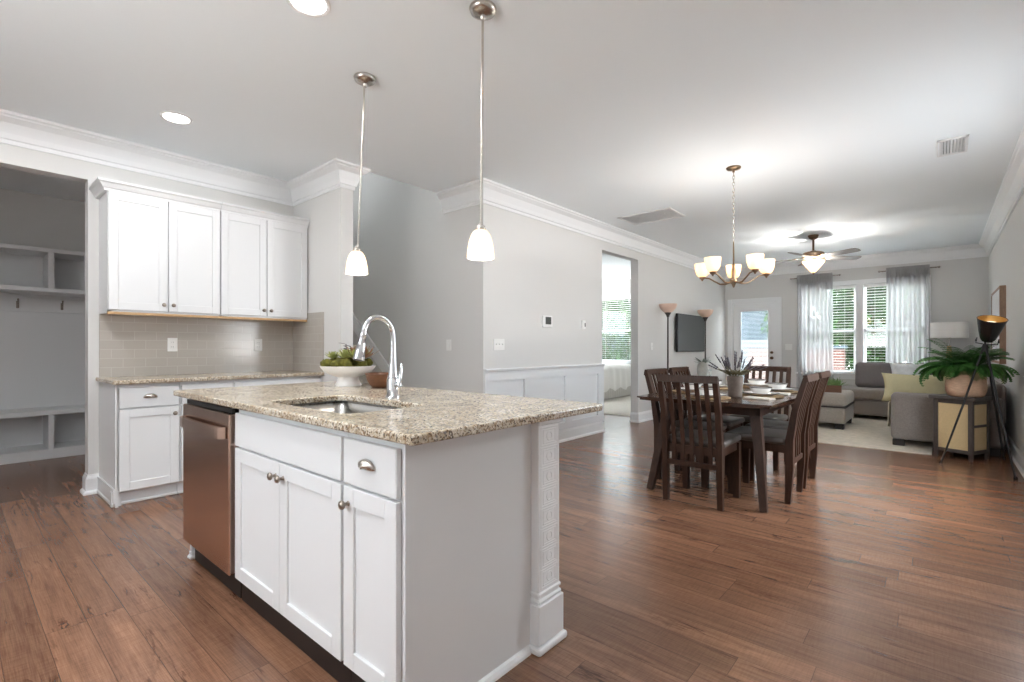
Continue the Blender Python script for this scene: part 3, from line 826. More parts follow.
plate_face('wall_outlet', 'white outlet on the tile near the stub wall', 'outlet', (KX + 0.0105, 1.98, 1.16), R(90), 0.074, 0.116, 1, 'outlet', 'outlets in the tile backsplash')
plate_face('light_switch', 'white triple light switch on the wainscot wall below the thermostat', 'light switch', (LX, 3.75, 1.165), R(90), 0.165, 0.118, 3, 'switch')
plate_face('light_switch', 'white single switch on the return wall beside the corner', 'light switch', (-3.95, LY, 1.16), 0, 0.074, 0.116, 1, 'switch')
plate_face('light_switch', 'white single switch on the wall left of the torchiere lamp', 'light switch', (LX, 7.32, 1.15), R(90), 0.074, 0.116, 1, 'switch')
plate_face('light_switch', 'white switch on the wall right of the glazed back door', 'light switch', (-2.24, FY, 1.14), 0, 0.12, 0.116, 2, 'switch')
t = thing('thermostat', 'white thermostat with a dark screen on the long wall', 'thermostat', (LX, 4.56, 1.435), R(90))
b = B(); b.box(-0.088, 0.088, -0.026, 0, -0.068, 0.068, 0.006, 2); b.build('body', 'plastic', t)
b = B(); b.box(-0.045, 0.064, -0.028, -0.022, -0.034, 0.052, 0.002); b.build('display', 'lcd', t)
t = thing('alarm_keypad', 'small white sensor with dark window right of the thermostat', 'wall sensor', (LX, 5.33, 1.425), R(90))
b = B(); b.box(-0.038, 0.038, -0.026, 0, -0.055, 0.055, 0.008, 2); b.build('body', 'plastic', t)
b = B(); b.box(0.006, 0.028, -0.028, -0.024, -0.028, 0.020, 0.002); b.build('display', 'lcd', t)

# ================================================================== mudroom lockers
t = thing('mudroom_locker', 'white built-in mudroom lockers with cubbies, bench and coat hooks', 'locker', (-6.85, -1.0, 0), R(90))
w, dep = 2.20, 0.44; dv = [0.0, 0.55, 1.10, 1.71, w]
b = B(); b.box(0, w, dep - 0.015, dep, 0, 2.15); b.build('back_panel', 'cabinet', t)
b = B(); b.box(0, w, 0, dep, 0.445, 0.495, 0.004); b.build('bench', 'cabinet', t)
b = B(); b.box(0, w, 0, dep, 0.0, 0.10, 0.002)
for x in dv: b.box(max(0, x - 0.022), min(w, x + 0.022), 0.0, dep, 0.10, 0.445)
b.build('bench_cubbies', 'cabinet', t)
b = B(); b.box(0, w, 0.0, dep, 2.105, 2.145, 0.003); b.box(0, w, 0.0, dep, 1.70, 1.742, 0.003)
for x in dv: b.box(max(0, x - 0.022), min(w, x + 0.022), 0.0, dep, 1.742, 2.105)
b.build('upper_cubbies', 'cabinet', t)
b = B(); b.box(0, w, dep - 0.035, dep - 0.015, 1.51, 1.66, 0.004); hr = b.build('hook_rail', 'cabinet', t)
for x in (0.45, 0.80, 1.147, 1.493, 1.837):
    b = B(); y = dep - 0.035
    b.box(x - 0.011, x + 0.011, y - 0.005, y, 1.545, 1.62, 0.002)
    b.tube([(x, y - 0.004, 1.605), (x, y - 0.05, 1.615), (x, y - 0.062, 1.64)], [0.006, 0.005, 0.008], 8)
    b.tube([(x, y - 0.004, 1.565), (x, y - 0.028, 1.555), (x, y - 0.036, 1.575)], [0.006, 0.005, 0.007], 8)
    b.build('coat_hook', 'knob', hr, smooth=True, auto=50)

# ================================================================== island
IX0, IX1, IY0, IY1 = -3.165, -1.062, 0.815, 1.805
SINK = (-2.235, -1.575, 0.925, 1.29)
slab('island_countertop', 'speckled granite island countertop with the sink cut into it', IX0, IX1, IY0, IY1, SINK)
IF = 0.866         # carcass face (door faces stand 2 cm proud of it)
base_cabinet('sink_cabinet', 'white two-door sink cabinet in the island with a plain false drawer', (-2.378, IF, 0), 0, 0.911, 0.55,
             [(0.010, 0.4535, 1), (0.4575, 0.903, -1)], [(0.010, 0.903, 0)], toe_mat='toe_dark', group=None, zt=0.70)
for o in bpy.data.objects:
    if o.parent and o.parent.name == 'sink_cabinet' and o.name.startswith('drawer_front'):
        bpy.data.objects.remove(o); break
sc = bpy.data.objects['sink_cabinet']
b = B(); b.box(0.010, 0.903, -0.021, -0.001, 0.702, 0.847, 0.0025); b.build('false_drawer', 'cabinet', sc)
b = B(); b.box(0, 0.911, 0.0, 0.02, 0.70, 0.872); b.box(0, 0.018, 0.02, 0.55, 0.70, 0.872); b.box(0.893, 0.911, 0.02, 0.55, 0.70, 0.872); b.box(0.018, 0.893, 0.532, 0.55, 0.70, 0.872); b.build('sink_rim', 'cabinet', sc)
base_cabinet('drawer_cabinet', 'narrow white island cabinet with one cup-pull drawer and door', (-1.464, IF, 0), 0, 0.298, 0.55,
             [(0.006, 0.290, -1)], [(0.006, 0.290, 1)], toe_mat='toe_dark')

# dishwasher
t = thing('dishwasher', 'stainless steel dishwasher at the left end of the island', 'dishwasher', (-3.045, IF, 0))
w = 0.655
b = B(); b.box(0.024, w - 0.012, 0.03, 0.50, 0.113, 0.862); b.build('tub', 'black_matte', t)
b = B(); b.box(0.0, w - 0.006, -0.036, 0.03, 0.115, 0.838, 0.006, 2); d = b.build('door', 'steel', t)
b = B(); b.box(0.012, w - 0.012, -0.020, 0.03, 0.840, 0.862); b.build('control_strip', 'black_gloss', t)
b = B(); pts = [(0.035, -0.036, 0.752), (0.045, -0.052, 0.752)] + [(0.05 + (w - 0.106) * i / 10, -0.055 - 0.010 * sin(pi * i / 10), 0.752) for i in range(11)] + [(w - 0.051, -0.052, 0.752), (w - 0.041, -0.036, 0.752)]
b.bar(pts, (0.052, 0.016), (0, 0, 1)); b.build('handle', 'steel', d, smooth=True, auto=50)
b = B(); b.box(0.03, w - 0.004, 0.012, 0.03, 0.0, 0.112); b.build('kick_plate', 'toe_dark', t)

# island end and back panels, posts
t = thing('kitchen_island', 'white island end panel and carved posts carrying the granite overhang', 'kitchen island', (0, 0, 0))
ex = -1.160
b = B(); b.box(ex - 0.004, ex + 0.0, IF - 0.003, 1.44, 0, 0.872); b.box(ex, ex + 0.006, IF - 0.003, IF + 0.03, 0.0, 0.872)
b.build('end_panel', 'cabinet', t)
b = B(); b.sweep([(ex, 1.425), (ex, IF)], [(0, 0), (0.016, 0), (0.016, 0.012), (0.010, 0.024), (0, 0.028)], right=False); b.build('shoe_molding', 'trim', t)
b = B(); b.box(-3.045, ex - 0.004, 1.44, 1.46, 0, 0.872); b.build('back_panel', 'cabinet', t)
b = B(); b.box(-3.052, -3.029, IF + 0.0, 1.44, 0, 0.110); b.box(-3.052, -3.029, IF + 0.032, 1.44, 0.11, 0.872); b.box(-3.064, -3.022, IF - 0.012, 1.44, 0, 0.024, 0.008); b.box(-3.058, -3.025, IF - 0.004, 1.44, 0.02, 0.045, 0.006); b.build('left_panel', 'cabinet', t)
def post(x0, x1, y0, y1, side):
    b = B(); b.box(x0, x1, y0, y1, 0.0, 0.872, 0.003)
    b.box(x0 - 0.012, x1 + 0.012, y0 - 0.012, y1 + 0.012, 0.03, 0.178, 0.003); b.box(x0 - 0.007, x1 + 0.007, y0 - 0.007, y1 + 0.007, 0.178, 0.196, 0.006)
    b.box(x0 - 0.024, x1 + 0.024, y0 - 0.024, y1 + 0.024, 0, 0.028, 0.009, 2); b.box(x0 - 0.005, x1 + 0.005, y0 - 0.005, y1 + 0.005, 0.205, 0.222, 0.005)
    b.box(x0 - 0.006, x1 + 0.006, y0 - 0.006, y1 + 0.006, 0.845, 0.872, 0.004)
    p = b.build('post', 'trim', t)
    # raised square fretwork on the outer face
    b = B(); fx = x1 if side > 0 else x0; n = 8; z0, z1 = 0.228, 0.84; ph = (z1 - z0) / n; yc = (y0 + y1) / 2; hw = (y1 - y0) / 2 - 0.012
    def fr(hy, hz, zc, wd, th):
        for s in (-1, 1):
            b.box(fx - 0.001, fx + side * th, yc + s * hy, yc + s * (hy - wd), zc - hz, zc + hz, 0.001)
            b.box(fx - 0.001, fx + side * th, yc - hy, yc + hy, zc + s * hz, zc + s * (hz - wd), 0.001)
    for i in range(n):
        zc = z0 + (i + 0.5) * ph
        fr(hw, ph / 2 - 0.002, zc, 0.006, 0.0014); fr(hw * 0.74, ph / 2 * 0.70, zc, 0.005, 0.0014)
        k = 14; rr = min(hw, ph / 2) * 0.42
        b.tube([(fx - side * 0.0015, yc + rr * cos(2 * pi * q / k), zc + rr * sin(2 * pi * q / k)) for q in range(k)], 0.0035, 6, closed=True)
    b.build('fretwork', 'trim', p)
post(-1.262, -1.128, 1.449, 1.582, 1)
post(-3.06, -2.93, 1.449, 1.582, -1)

# sink
t = thing('sink', 'undermount stainless steel sink set in the island granite', 'sink', (0, 0, 0))
b = B(); x0, x1, y0, y1 = SINK; zt = CT - 0.0315; zb = zt - 0.155; bm = b.bm; o_ = 0.004
r = bmesh.ops.create_cube(bm, size=1)
for v in r['verts']: v.co = Vector(((x0 - o_ if v.co.x < 0 else x1 + o_), (y0 - o_ if v.co.y < 0 else y1 + o_), (zb if v.co.z < 0 else zt)))
top = [f for f in bm.faces if f.normal.z > 0.9]; bmesh.ops.delete(bm, geom=top, context='FACES')
es = [e for e in bm.edges if len(e.link_faces) == 2]; bmesh.ops.bevel(bm, geom=es, offset=0.052, segments=6, affect='EDGES', profile=0.5)
b.build('basin', 'sink_steel', t, smooth=True, auto=60, mods=[('SOLIDIFY', dict(thickness=0.0015, offset=1.0))])
b = B(); b.lathe([(0, 0.002), (0.03, 0.003), (0.044, 0.004), (0.046, 0.0005), (0, 0.0005)], 24, c=((x0 + x1) / 2, (y0 + y1) / 2 + 0.06, zb + 0.002)); b.build('drain', 'chrome', t, smooth=True, auto=40)

# faucet
t = thing('faucet', 'chrome gooseneck pull-down faucet behind the island sink', 'faucet', (-1.92, 1.365, CT))
b = B(); b.lathe([(0, 0), (0.034, 0), (0.034, 0.008), (0.029, 0.014), (0.029, 0.085), (0.026, 0.094), (0.018, 0.104), (0, 0.104)], 28); b.build('body', 'chrome', t, smooth=True, auto=40)
arc = [(0, 0, 0.09), (0, 0, 0.13), (0, 0, 0.21), (0, 0, 0.285)]
for i in range(1, 12):
    a = pi * i / 12 * 1.06; arc.append((0.0, -0.078 + 0.078 * cos(a), 0.285 + 0.085 * sin(a)))
b = B(); b.tube(arc, [0.025, 0.0185, 0.0145] + [0.0118] * (len(arc) - 3), 14); b.build('spout', 'chrome', t, smooth=True, auto=50)
e = Vector(arc[-1]); d = (Vector(arc[-1]) - Vector(arc[-2])).normalized()
b = B(); b.tube([e - d * 0.004, e + d * 0.012, e + d * 0.014, e + d * 0.055, e + d * 0.112, e + d * 0.116], [0.015, 0.0155, 0.014, 0.0185, 0.026, 0.024], 16); sh = b.build('spray_head', 'chrome', t, smooth=True, auto=50)
b = B(); b.tube([e + d * 0.115, e + d * 0.1185], [0.020, 0.019], 16); b.build('nozzle', 'slot', sh)
b = B(); b.tube([(0.022, 0, 0.062), (0.040, 0.0, 0.062), (0.050, 0, 0.064)], [0.014, 0.014, 0.012], 12); b.tube([(0.046, 0, 0.060), (0.050, 0.004, 0.09), (0.046, 0.012, 0.13), (0.041, 0.016, 0.160)], [0.010, 0.0085, 0.0075, 0.004], 10); b.build('lever_handle', 'chrome', t, smooth=True, auto=50)

# planter bowl with moss and succulents
def leaf(b, p, d, L, w, up=Vector((0, 0, 1)), curl=0.25):
    d = d.normalized(); sd = d.cross(up)
    sd = sd.normalized() if sd.length > 1e-4 else Vector((1, 0, 0)); n = sd.cross(d)
    pr = [(0, 0.25), (0.35, 1.0), (0.7, 0.75), (1.0, 0.04)]; rows = []
    for f, ww in pr:
        c = p + d * (L * f) - n * (curl * L * f * f); rows.append((b.bm.verts.new(c - sd * (w * ww / 2)), b.bm.verts.new(c + n * (-0.12 * w)), b.bm.verts.new(c + sd * (w * ww / 2))))
    for q, r in zip(rows, rows[1:]):
        b.bm.faces.new((q[0], q[1], r[1], r[0])); b.bm.faces.new((q[1], q[2], r[2], r[1]))
PC = Vector((-2.73, 1.615, CT))
t = thing('planter_bowl', 'white footed bowl of moss and succulents on the island counter', 'planter', PC)
pr = [(0, 0.004), (0.066, 0.002), (0.076, 0.0), (0.078, 0.006), (0.070, 0.020), (0.060, 0.045), (0.064, 0.055), (0.10, 0.066), (0.138, 0.086), (0.158, 0.110), (0.164, 0.122), (0.158, 0.122), (0.150, 0.108), (0.12, 0.088), (0.06, 0.075), (0, 0.073)]
b = B(); b.lathe(pr, 48); b.build('bowl', 'planter_white', t, smooth=True, auto=50)
b = B()
for i in range(46):
    a = RNG.uniform(0, 2 * pi); rr = 0.128 * math.sqrt(RNG.random()); s = RNG.uniform(0.022, 0.036)
    r = bmesh.ops.create_icosphere(b.bm, subdivisions=3, radius=s, matrix=Matrix.Translation((rr * cos(a), rr * sin(a), 0.124 + 0.018 * (1 - rr / 0.14) + RNG.uniform(0, 0.012))))
    for v in r['verts']: v.co += v.normal * (0.012 * noise.noise(v.co * 110) + 0.006 * noise.noise(v.co * 260))
b.build('moss', 'moss', t, smooth=True)
for k, (ang, rr, mm, n, L) in enumerate([(-0.7, 0.10, 'succulent', 26, 0.055), (0.35, 0.115, 'succulent_red', 24, 0.075), (1.1, 0.10, 'succulent', 24, 0.06), (-1.6, 0.10, 'succulent', 22, 0.042), (0.0, 0.05, 'succulent_red', 22, 0.07), (-0.25, 0.14, 'succulent', 24, 0.055)]):
    b = B(); c = Vector((rr * cos(ang), rr * sin(ang), 0.168)); L *= 1.25
    for i in range(n):
        a = i * 2.4; el = 0.15 + 1.2 * i / n
        leaf(b, c, Vector((cos(a) * cos(el), sin(a) * cos(el), sin(el))), L * (1.15 - 0.4 * i / n), 0.020, curl=-0.2)
    b.build('succulent', mm, t, smooth=True)
b = B()
for (x, y, h, lx) in ((-0.05, -0.08, 0.06, 0.07), (-0.02, 0.02, 0.07, 0.06), (0.02, -0.02, 0.135, -0.02), (0.0, 0.03, 0.12, -0.05), (0.05, 0.02, 0.11, 0.02)):
    p0 = Vector((x, y, 0.12)); p1 = p0 + Vector((lx * 0.5, 0, h)); b.tube([p0, (p0 + p1) / 2 + Vector((0.008, 0, 0.01)), p1], [0.003, 0.0025, 0.002], 6)
    for i in range(5):
        a = RNG.uniform(0, 6.28); leaf(b, p0.lerp(p1, 0.5 + 0.12 * i), Vector((cos(a), sin(a), 0.5)), 0.042, 0.020)
b.build('dark_sprigs', 'dark_leaf', t, smooth=True)

t = thing('dough_bowl', 'brown wooden dough bowl half hidden behind the white footed bowl', 'wooden bowl', (-2.475, 1.675, CT), R(-22))
b = B(); b.lathe([(0, 0.0), (0.07, 0.0), (0.095, 0.012), (0.125, 0.045), (0.142, 0.082), (0.134, 0.082), (0.115, 0.048), (0.085, 0.018), (0, 0.014)], 40, sx=1.0, sy=0.62); b.build('bowl', 'tray_wood', t, smooth=True, auto=50)

# ================================================================== dining set
TC = Vector((-1.335, 4.50, 0))
t = thing('dining_table', 'dark wood dining table with splayed legs set for six', 'table', TC)
b = B(); hw, hl = 0.500, 0.905
pts = []
for i in range(9): f = -1 + 2 * i / 8; pts.append((f * (hw - 0.012), -hl + 0.018 * f * f))
top = [(x, y) for x, y in pts] + [(hw, -hl * 0.5), (hw + 0.008, 0), (hw, hl * 0.5)] + [(-x, -y) for x, y in pts] + [(-hw, hl * 0.5), (-hw - 0.008, 0), (-hw, -hl * 0.5)]
b.prism([(x, y, 0.722) for x, y in top], (0, 0, 0.028))
bmesh.ops.bevel(b.bm, geom=[e for e in b.bm.edges if abs(e.verts[0].co.z - 0.722) < 1e-5 and abs(e.verts[1].co.z - 0.722) < 1e-5], offset=0.018, segments=3, affect='EDGES')
b.build('tabletop', 'table_wood', t)
b = B(); b.box(-0.36, 0.36, -0.70, -0.675, 0.645, 0.722); b.box(-0.36, 0.36, 0.675, 0.70, 0.645, 0.722); b.box(-0.37, -0.345, -0.70, 0.70, 0.645, 0.722); b.box(0.345, 0.37, -0.70, 0.70, 0.645, 0.722); b.build('apron', 'dark_wood', t)
for sx in (-1, 1):
    for sy in (-1, 1):
        b = B(); b.bar([(sx * 0.418, sy * 0.795, 0.0), (sx * 0.365, sy * 0.70, 0.40), (sx * 0.315, sy * 0.625, 0.722)], [(0.046, 0.046), (0.060, 0.062), (0.074, 0.078)], (1, 0, 0)); b.build('leg', 'dark_wood', t)

def make_chair(label):
    """seat faces +y; the back stands at y = 0"""
    t = thing('dining_chair', label, 'chair', (0, 0, 0), 0, 'slat-back dining chairs around the table')
    hw = 0.196
    prof = [(0.012, 0.0), (0.0, 0.25), (0.0, 0.46), (-0.035, 0.68), (-0.105, 0.925)]
    def yb(z):
        for (a, b_), (c, d) in zip([(z_, y_) for y_, z_ in prof], [(z_, y_) for y_, z_ in prof][1:]):
            if a <= z <= c: return b_ + (d - b_) * (z - a) / (c - a)
        return prof[-1][0]
    for s in (-1, 1):
        b = B(); b.bar([(s * hw, y, z) for y, z in prof], [(0.036, 0.036), (0.040, 0.050), (0.040, 0.052), (0.038, 0.040), (0.036, 0.030)], (1, 0, 0)); b.build('leg', 'dark_wood', t)
    for s in (-1, 1):
        b = B(); b.bar([(s * (hw - 0.002), 0.405, 0), (s * (hw - 0.002), 0.405, 0.42)], [(0.040, 0.046), (0.048, 0.060)], (1, 0, 0)); b.build('leg', 'dark_wood', t)
    b = B()
    n = 8; pts = [(-hw - 0.016 + (2 * hw + 0.032) * i / n, yb(0.92) - 0.012 * sin(pi * i / n), 0.915) for i in range(n + 1)]
    b.bar(pts, (0.050, 0.028), (0, 0.18, 1)); b.build('top_rail', 'dark_wood', t)
    b = B(); b.box(-hw, hw, -0.014, 0.012, 0.275, 0.312, 0.003); b.build('lower_rail', 'dark_wood', t)
    for i in range(5):
        x = -hw + 2 * hw * (i + 1) / 6
        b = B(); b.bar([(x, yb(z) - 0.004 * (z > 0.6), z) for z in (0.30, 0.46, 0.68, 0.90)], (0.030, 0.013), (1, 0, 0)); b.build('slat', 'dark_wood', t)
    b = B(); b.box(-hw + 0.012, hw - 0.012, 0.0, 0.022, 0.365, 0.425); b.box(-hw - 0.006, -hw + 0.016, 0.02, 0.42, 0.365, 0.425); b.box(hw - 0.016, hw + 0.006, 0.02, 0.42, 0.365, 0.425); b.box(-hw + 0.01, hw - 0.01, 0.402, 0.424, 0.365, 0.425); b.build('seat_frame', 'dark_wood', t)
    b = B(); b.box(-hw - 0.022, hw + 0.022, 0.028, 0.452, 0.424, 0.476, 0.022, 4); b.build('seat', 'seat_leather', t, smooth=True, auto=60)
    return t
ch = make_chair('slat-back dining chair at the near end of the table, its back to the camera')
ch.location = (-1.352, 3.535, 0); ch.rotation_euler = (0, 0, R(1))
dup(ch, (-1.345, 5.47, 0), R(180), 'slat-back dining chair at the far end of the table facing the camera')
dup(ch, (-1.845, 4.24, 0), R(-90), 'slat-back dining chair on the left side of the table, nearer the camera')
dup(ch, (-1.845, 4.76, 0), R(-90), 'slat-back dining chair on the left side of the table, farther from the camera')
dup(ch, (-0.825, 4.22, 0), R(90), 'slat-back dining chair on the right side of the table, nearer the camera')
dup(ch, (-0.825, 4.75, 0), R(90), 'slat-back dining chair on the right side of the table, farther from the camera')

# place settings
TZ = 0.7505
def disc(prof, n=40):
    b = B(); b.lathe(prof, n); return b
places = [((-1.345, 3.83), 'at the near end of the table behind the slat back'), ((-1.345, 5.17), 'at the far end of the table'),
          ((-1.62, 4.24), 'at the left side of the table, nearer place'), ((-1.62, 4.76), 'at the left side of the table, farther place'),
          ((-1.07, 4.22), 'at the right side of the table, nearer place'), ((-1.07, 4.75), 'at the right side of the table, farther place')]
c0 = p0 = w0 = n0 = None
for (x, y), where in places:
    if c0 is None:
        c0 = tag(disc([(0, 0), (0.15, 0), (0.165, 0.004), (0.165, 0.009), (0.15, 0.008), (0, 0.006)]).build('charger', 'charger', smooth=True, auto=40), '', 'charger plate')
        p0 = thing('dinner_plate', '', 'plate')
        disc([(0, 0), (0.075, 0), (0.08, 0.003), (0.125, 0.016), (0.134, 0.019), (0.133, 0.022), (0.12, 0.018), (0.078, 0.007), (0, 0.006)]).build('dish', 'plate_white', p0, smooth=True, auto=50)
        disc([(0.131, 0.0185), (0.1355, 0.0185), (0.1355, 0.0235), (0.131, 0.0235), (0.131, 0.0185)]).build('rim', 'plate_rim', p0, smooth=True, auto=50)
        w0 = thing('soup_bowl', '', 'bowl')
        disc([(0, 0), (0.042, 0), (0.045, 0.006), (0.065, 0.022), (0.080, 0.055), (0.076, 0.055), (0.062, 0.026), (0.04, 0.011), (0, 0.009)]).build('dish', 'plate_white', w0, smooth=True, auto=50)
        disc([(0.0745, 0.054), (0.082, 0.054), (0.082, 0.0605), (0.0745, 0.0605), (0.0745, 0.054)]).build('rim', 'plate_rim', w0, smooth=True, auto=50)
        C, P_, W_ = c0, p0, w0
    else: C, P_, W_ = dup(c0), dup(p0), dup(w0)
    C.location = (x, y, TZ); P_.location = (x, y, TZ + 0.0085); W_.location = (x, y, TZ + 0.0155)
    for o, k, g in ((C, 'tan woven charger', 'woven chargers on the dining table'), (P_, 'white dinner plate', 'dinner plates on the dining table'), (W_, 'dark-rimmed white bowl', 'bowls on the dining table')):
        o['label'] = k + ' ' + where; o['group'] = g
def napkin(x, y, rz, label):
    t = B(); t.box(-0.055, 0.055, -0.10, 0.10, 0, 0.008, 0.003, 2); t.box(-0.052, 0.050, -0.097, 0.095, 0.008, 0.014, 0.003, 2)
    o = tag(t.build('napkin', 'napkin'), label, 'napkin', 'folded napkins on the dining table'); o.location = (x, y, TZ); o.rotation_euler = (0, 0, rz)
napkin(-1.02, 3.98, R(80), 'folded cream napkin beside the nearer right place setting')
napkin(-1.02, 4.49, R(92), 'folded cream napkin between the two right place settings')

# vase of lavender
t = thing('flower_vase', 'stone-grey vase of dried lavender on the dining table', 'vase', (-1.20, 4.02, TZ))
b = B(); b.lathe([(0, 0.004), (0.045, 0), (0.049, 0.004), (0.051, 0.05), (0.056, 0.10), (0.059, 0.15), (0.058, 0.165), (0.053, 0.165), (0.051, 0.10), (0.044, 0.02), (0, 0.016)], 32); b.build('vessel', 'concrete_vase', t, smooth=True, auto=50)
bl = B()
for i in range(34):
    a = i * 2.4 + RNG.uniform(-0.3, 0.3); sp = RNG.uniform(0.05, 0.22); h = RNG.uniform(0.10, 0.20) * (1 - 0.6 * (sp / 0.21) ** 2) + 0.02
    p0_ = Vector((0.03 * cos(a), 0.03 * sin(a), 0.08)); p1 = Vector((0.045 * cos(a), 0.045 * sin(a), 0.17)); p2 = Vector((sp * cos(a), sp * sin(a), 0.165 + h))
    bs = B(); bs.tube([p0_, p1, p2], 0.0018, 5); st = bs.build('lavender_stem', 'stem_green', t)
    d = (p2 - p1).normalized(); k = 9
    bf = B(); bf.tube([p2 - d * (0.075 - 0.0105 * q) for q in range(k)], [0.0015] + [(0.0075 - 0.0004 * q) * (1 if q % 2 else 0.62) for q in range(1, k - 1)] + [0.001], 7); bf.build('flower_spike', 'lavender', st, smooth=True)
    for q in range(2): leaf(bl, p1 + Vector((0, 0, 0.01 * q)), Vector((cos(a + 0.5 + q), sin(a + 0.5 + q), 0.9 - 0.3 * q)), RNG.uniform(0.06, 0.11), 0.013)
bl.build('leaves', 'stem_green', t, smooth=True)

# ================================================================== chandelier
t = thing('chandelier', 'five-arm bronze chandelier with glass shades over the dining table', 'chandelier', (-1.42, 4.71, CZ))
zc = 1.70 - CZ
b = B(); b.lathe([(0, 0), (0.062, 0), (0.064, -0.005), (0.058, -0.016), (0.030, -0.024), (0.012, -0.030), (0.010, -0.045), (0, -0.045)], 28); b.build('canopy', 'antique', t, smooth=True, auto=50)
b = B(); z = -0.045; i = 0
while z > zc + 0.40:
    k = 12; pts = []
    for q in range(k):
        u, v = 0.009 * cos(2 * pi * q / k), 0.020 * sin(2 * pi * q / k)
        pts.append((u if i % 2 else 0, 0 if i % 2 else u, z - 0.016 + v))
    b.tube(pts, 0.0026, 6, closed=True); z -= 0.030; i += 1
b.build('chain', 'nickel', t, smooth=True)
b = B(); b.lathe([(0, zc + 0.415), (0.006, zc + 0.41), (0.007, zc + 0.20), (0.015, zc + 0.19), (0.012, zc + 0.17), (0.020, zc + 0.13), (0.018, zc + 0.06), (0.034, zc + 0.05), (0.034, zc + 0.030), (0.018, zc + 0.012), (0.012, zc - 0.004), (0.006, zc - 0.018), (0, zc - 0.020)], 24); b.build('column', 'antique', t, smooth=True, auto=50)
for k in range(5):
    a = R(-73.2 + 36 + 72 * k); d = Vector((cos(a), sin(a), 0))
    b = B(); pr = [(0.02, 0.035), (0.07, 0.018), (0.12, 0.022), (0.17, 0.052), (0.22, 0.085), (0.262, 0.092), (0.285, 0.090)]
    b.tube([d * r + Vector((0, 0, zc + z)) for r, z in pr], [0.0085, 0.0085, 0.008, 0.0075, 0.007, 0.007, 0.007], 10); arm = b.build('arm', 'antique', t, smooth=True, auto=50)
    c = d * 0.285 + Vector((0, 0, zc + 0.085)); mx = Matrix.Translation(c)
    b = B(); b.lathe([(0, -0.022), (0.006, -0.020), (0.010, -0.008), (0.022, 0.0), (0.030, 0.016), (0.024, 0.022), (0, 0.022)], 20, mx=mx); b.build('cup', 'antique', arm, smooth=True, auto=50)
    b = B(); pr = [(0.024, 0.018), (0.040, 0.026), (0.055, 0.050), (0.064, 0.085), (0.068, 0.120), (0.070, 0.142)]
    b.lathe(pr + [(r - 0.0035, z + 0.001) for r, z in pr[::-1]], 28, mx=mx); b.build('glass_shade', 'amber_shade', arm, smooth=True, auto=60)
    b = B(); b.lathe([(0, 0.022), (0.010, 0.022), (0.010, 0.045), (0.020, 0.075), (0.014, 0.098), (0, 0.105)], 14, mx=mx); b.build('bulb', 'bulb', arm, smooth=True)
    light('bulb_light', 'POINT', LAMP_W['chandelier'], c + Vector((0, 0, 0.135)), t, size=0.02)

# ================================================================== ceiling fan
t = thing('ceiling_fan', 'five-blade ceiling fan with a lit glass bowl over the living room', 'ceiling fan', (-1.40, 8.33, CZ))
b = B(); b.lathe([(0, 0), (0.068, 0), (0.070, -0.008), (0.055, -0.045), (0.030, -0.062), (0.015, -0.066), (0, -0.066)], 28); b.build('canopy', 'bronze', t, smooth=True, auto=50)
b = B(); b.tube([(0, 0, -0.06), (0, 0, -0.235)], 0.014, 14); b.build('downrod', 'bronze', t, smooth=True, auto=50)
b = B(); b.lathe([(0, -0.225), (0.03, -0.226), (0.05, -0.240), (0.12, -0.250), (0.140, -0.265), (0.142, -0.315), (0.12, -0.338), (0.07, -0.348), (0.07, -0.370), (0, -0.370)], 32); b.build('motor', 'antique', t, smooth=True, auto=50)
b = B(); b.lathe([(0, -0.550), (0.015, -0.548), (0.03, -0.535), (0.09, -0.465), (0.140, -0.395), (0.146, -0.378), (0.142, -0.376), (0.136, -0.395), (0.086, -0.463), (0.028, -0.530), (0, -0.544)], 32); b.build('glass_bowl', 'amber_shade', t, smooth=True, auto=50)
b = B(); b.lathe([(0, -0.578), (0.008, -0.574), (0.010, -0.562), (0.018, -0.552), (0.018, -0.542), (0, -0.542)], 14); b.build('finial', 'antique', t, smooth=True, auto=50)
b = B(); b.tube([(0.05, -0.02, -0.54), (0.05, -0.02, -0.68)], 0.0015, 5); b.build('pull_chain', 'nickel', t)
for k in range(3): light('bowl_light', 'POINT', LAMP_W['fan'], (0.1 * cos(2.1 * k), 0.1 * sin(2.1 * k), -0.415), t, size=0.035)
for k in range(5):
    rot = Matrix.Rotation(R(41 + 72 * k), 4, 'Z')
    b = B(); b.bm.verts.ensure_lookup_table()
    pts = [(0.20, -0.045), (0.26, -0.058), (0.45, -0.068), (0.62, -0.070), (0.668, -0.055), (0.685, 0.0), (0.668, 0.055), (0.62, 0.070), (0.45, 0.068), (0.26, 0.058), (0.20, 0.045)]
    b.prism([(x, y, -0.004) for x, y in pts], (0, 0, 0.008)); 
    mx = Matrix.Translation((0, 0, -0.332)) @ rot @ Matrix.Rotation(R(-12), 4, 'X')
    bmesh.ops.transform(b.bm, matrix=mx, verts=b.bm.verts[:]); bl_ = b.build('blade', 'fan_blade', t)
    b = B(); b.box(0.11, 0.17, -0.018, 0.018, 0.003, 0.012, 0.002); b.box(0.16, 0.27, -0.04, 0.04, 0.0042, 0.009, 0.002); bmesh.ops.transform(b.bm, matrix=mx, verts=b.bm.verts[:]); b.build('blade_bracket', 'antique', bl_)

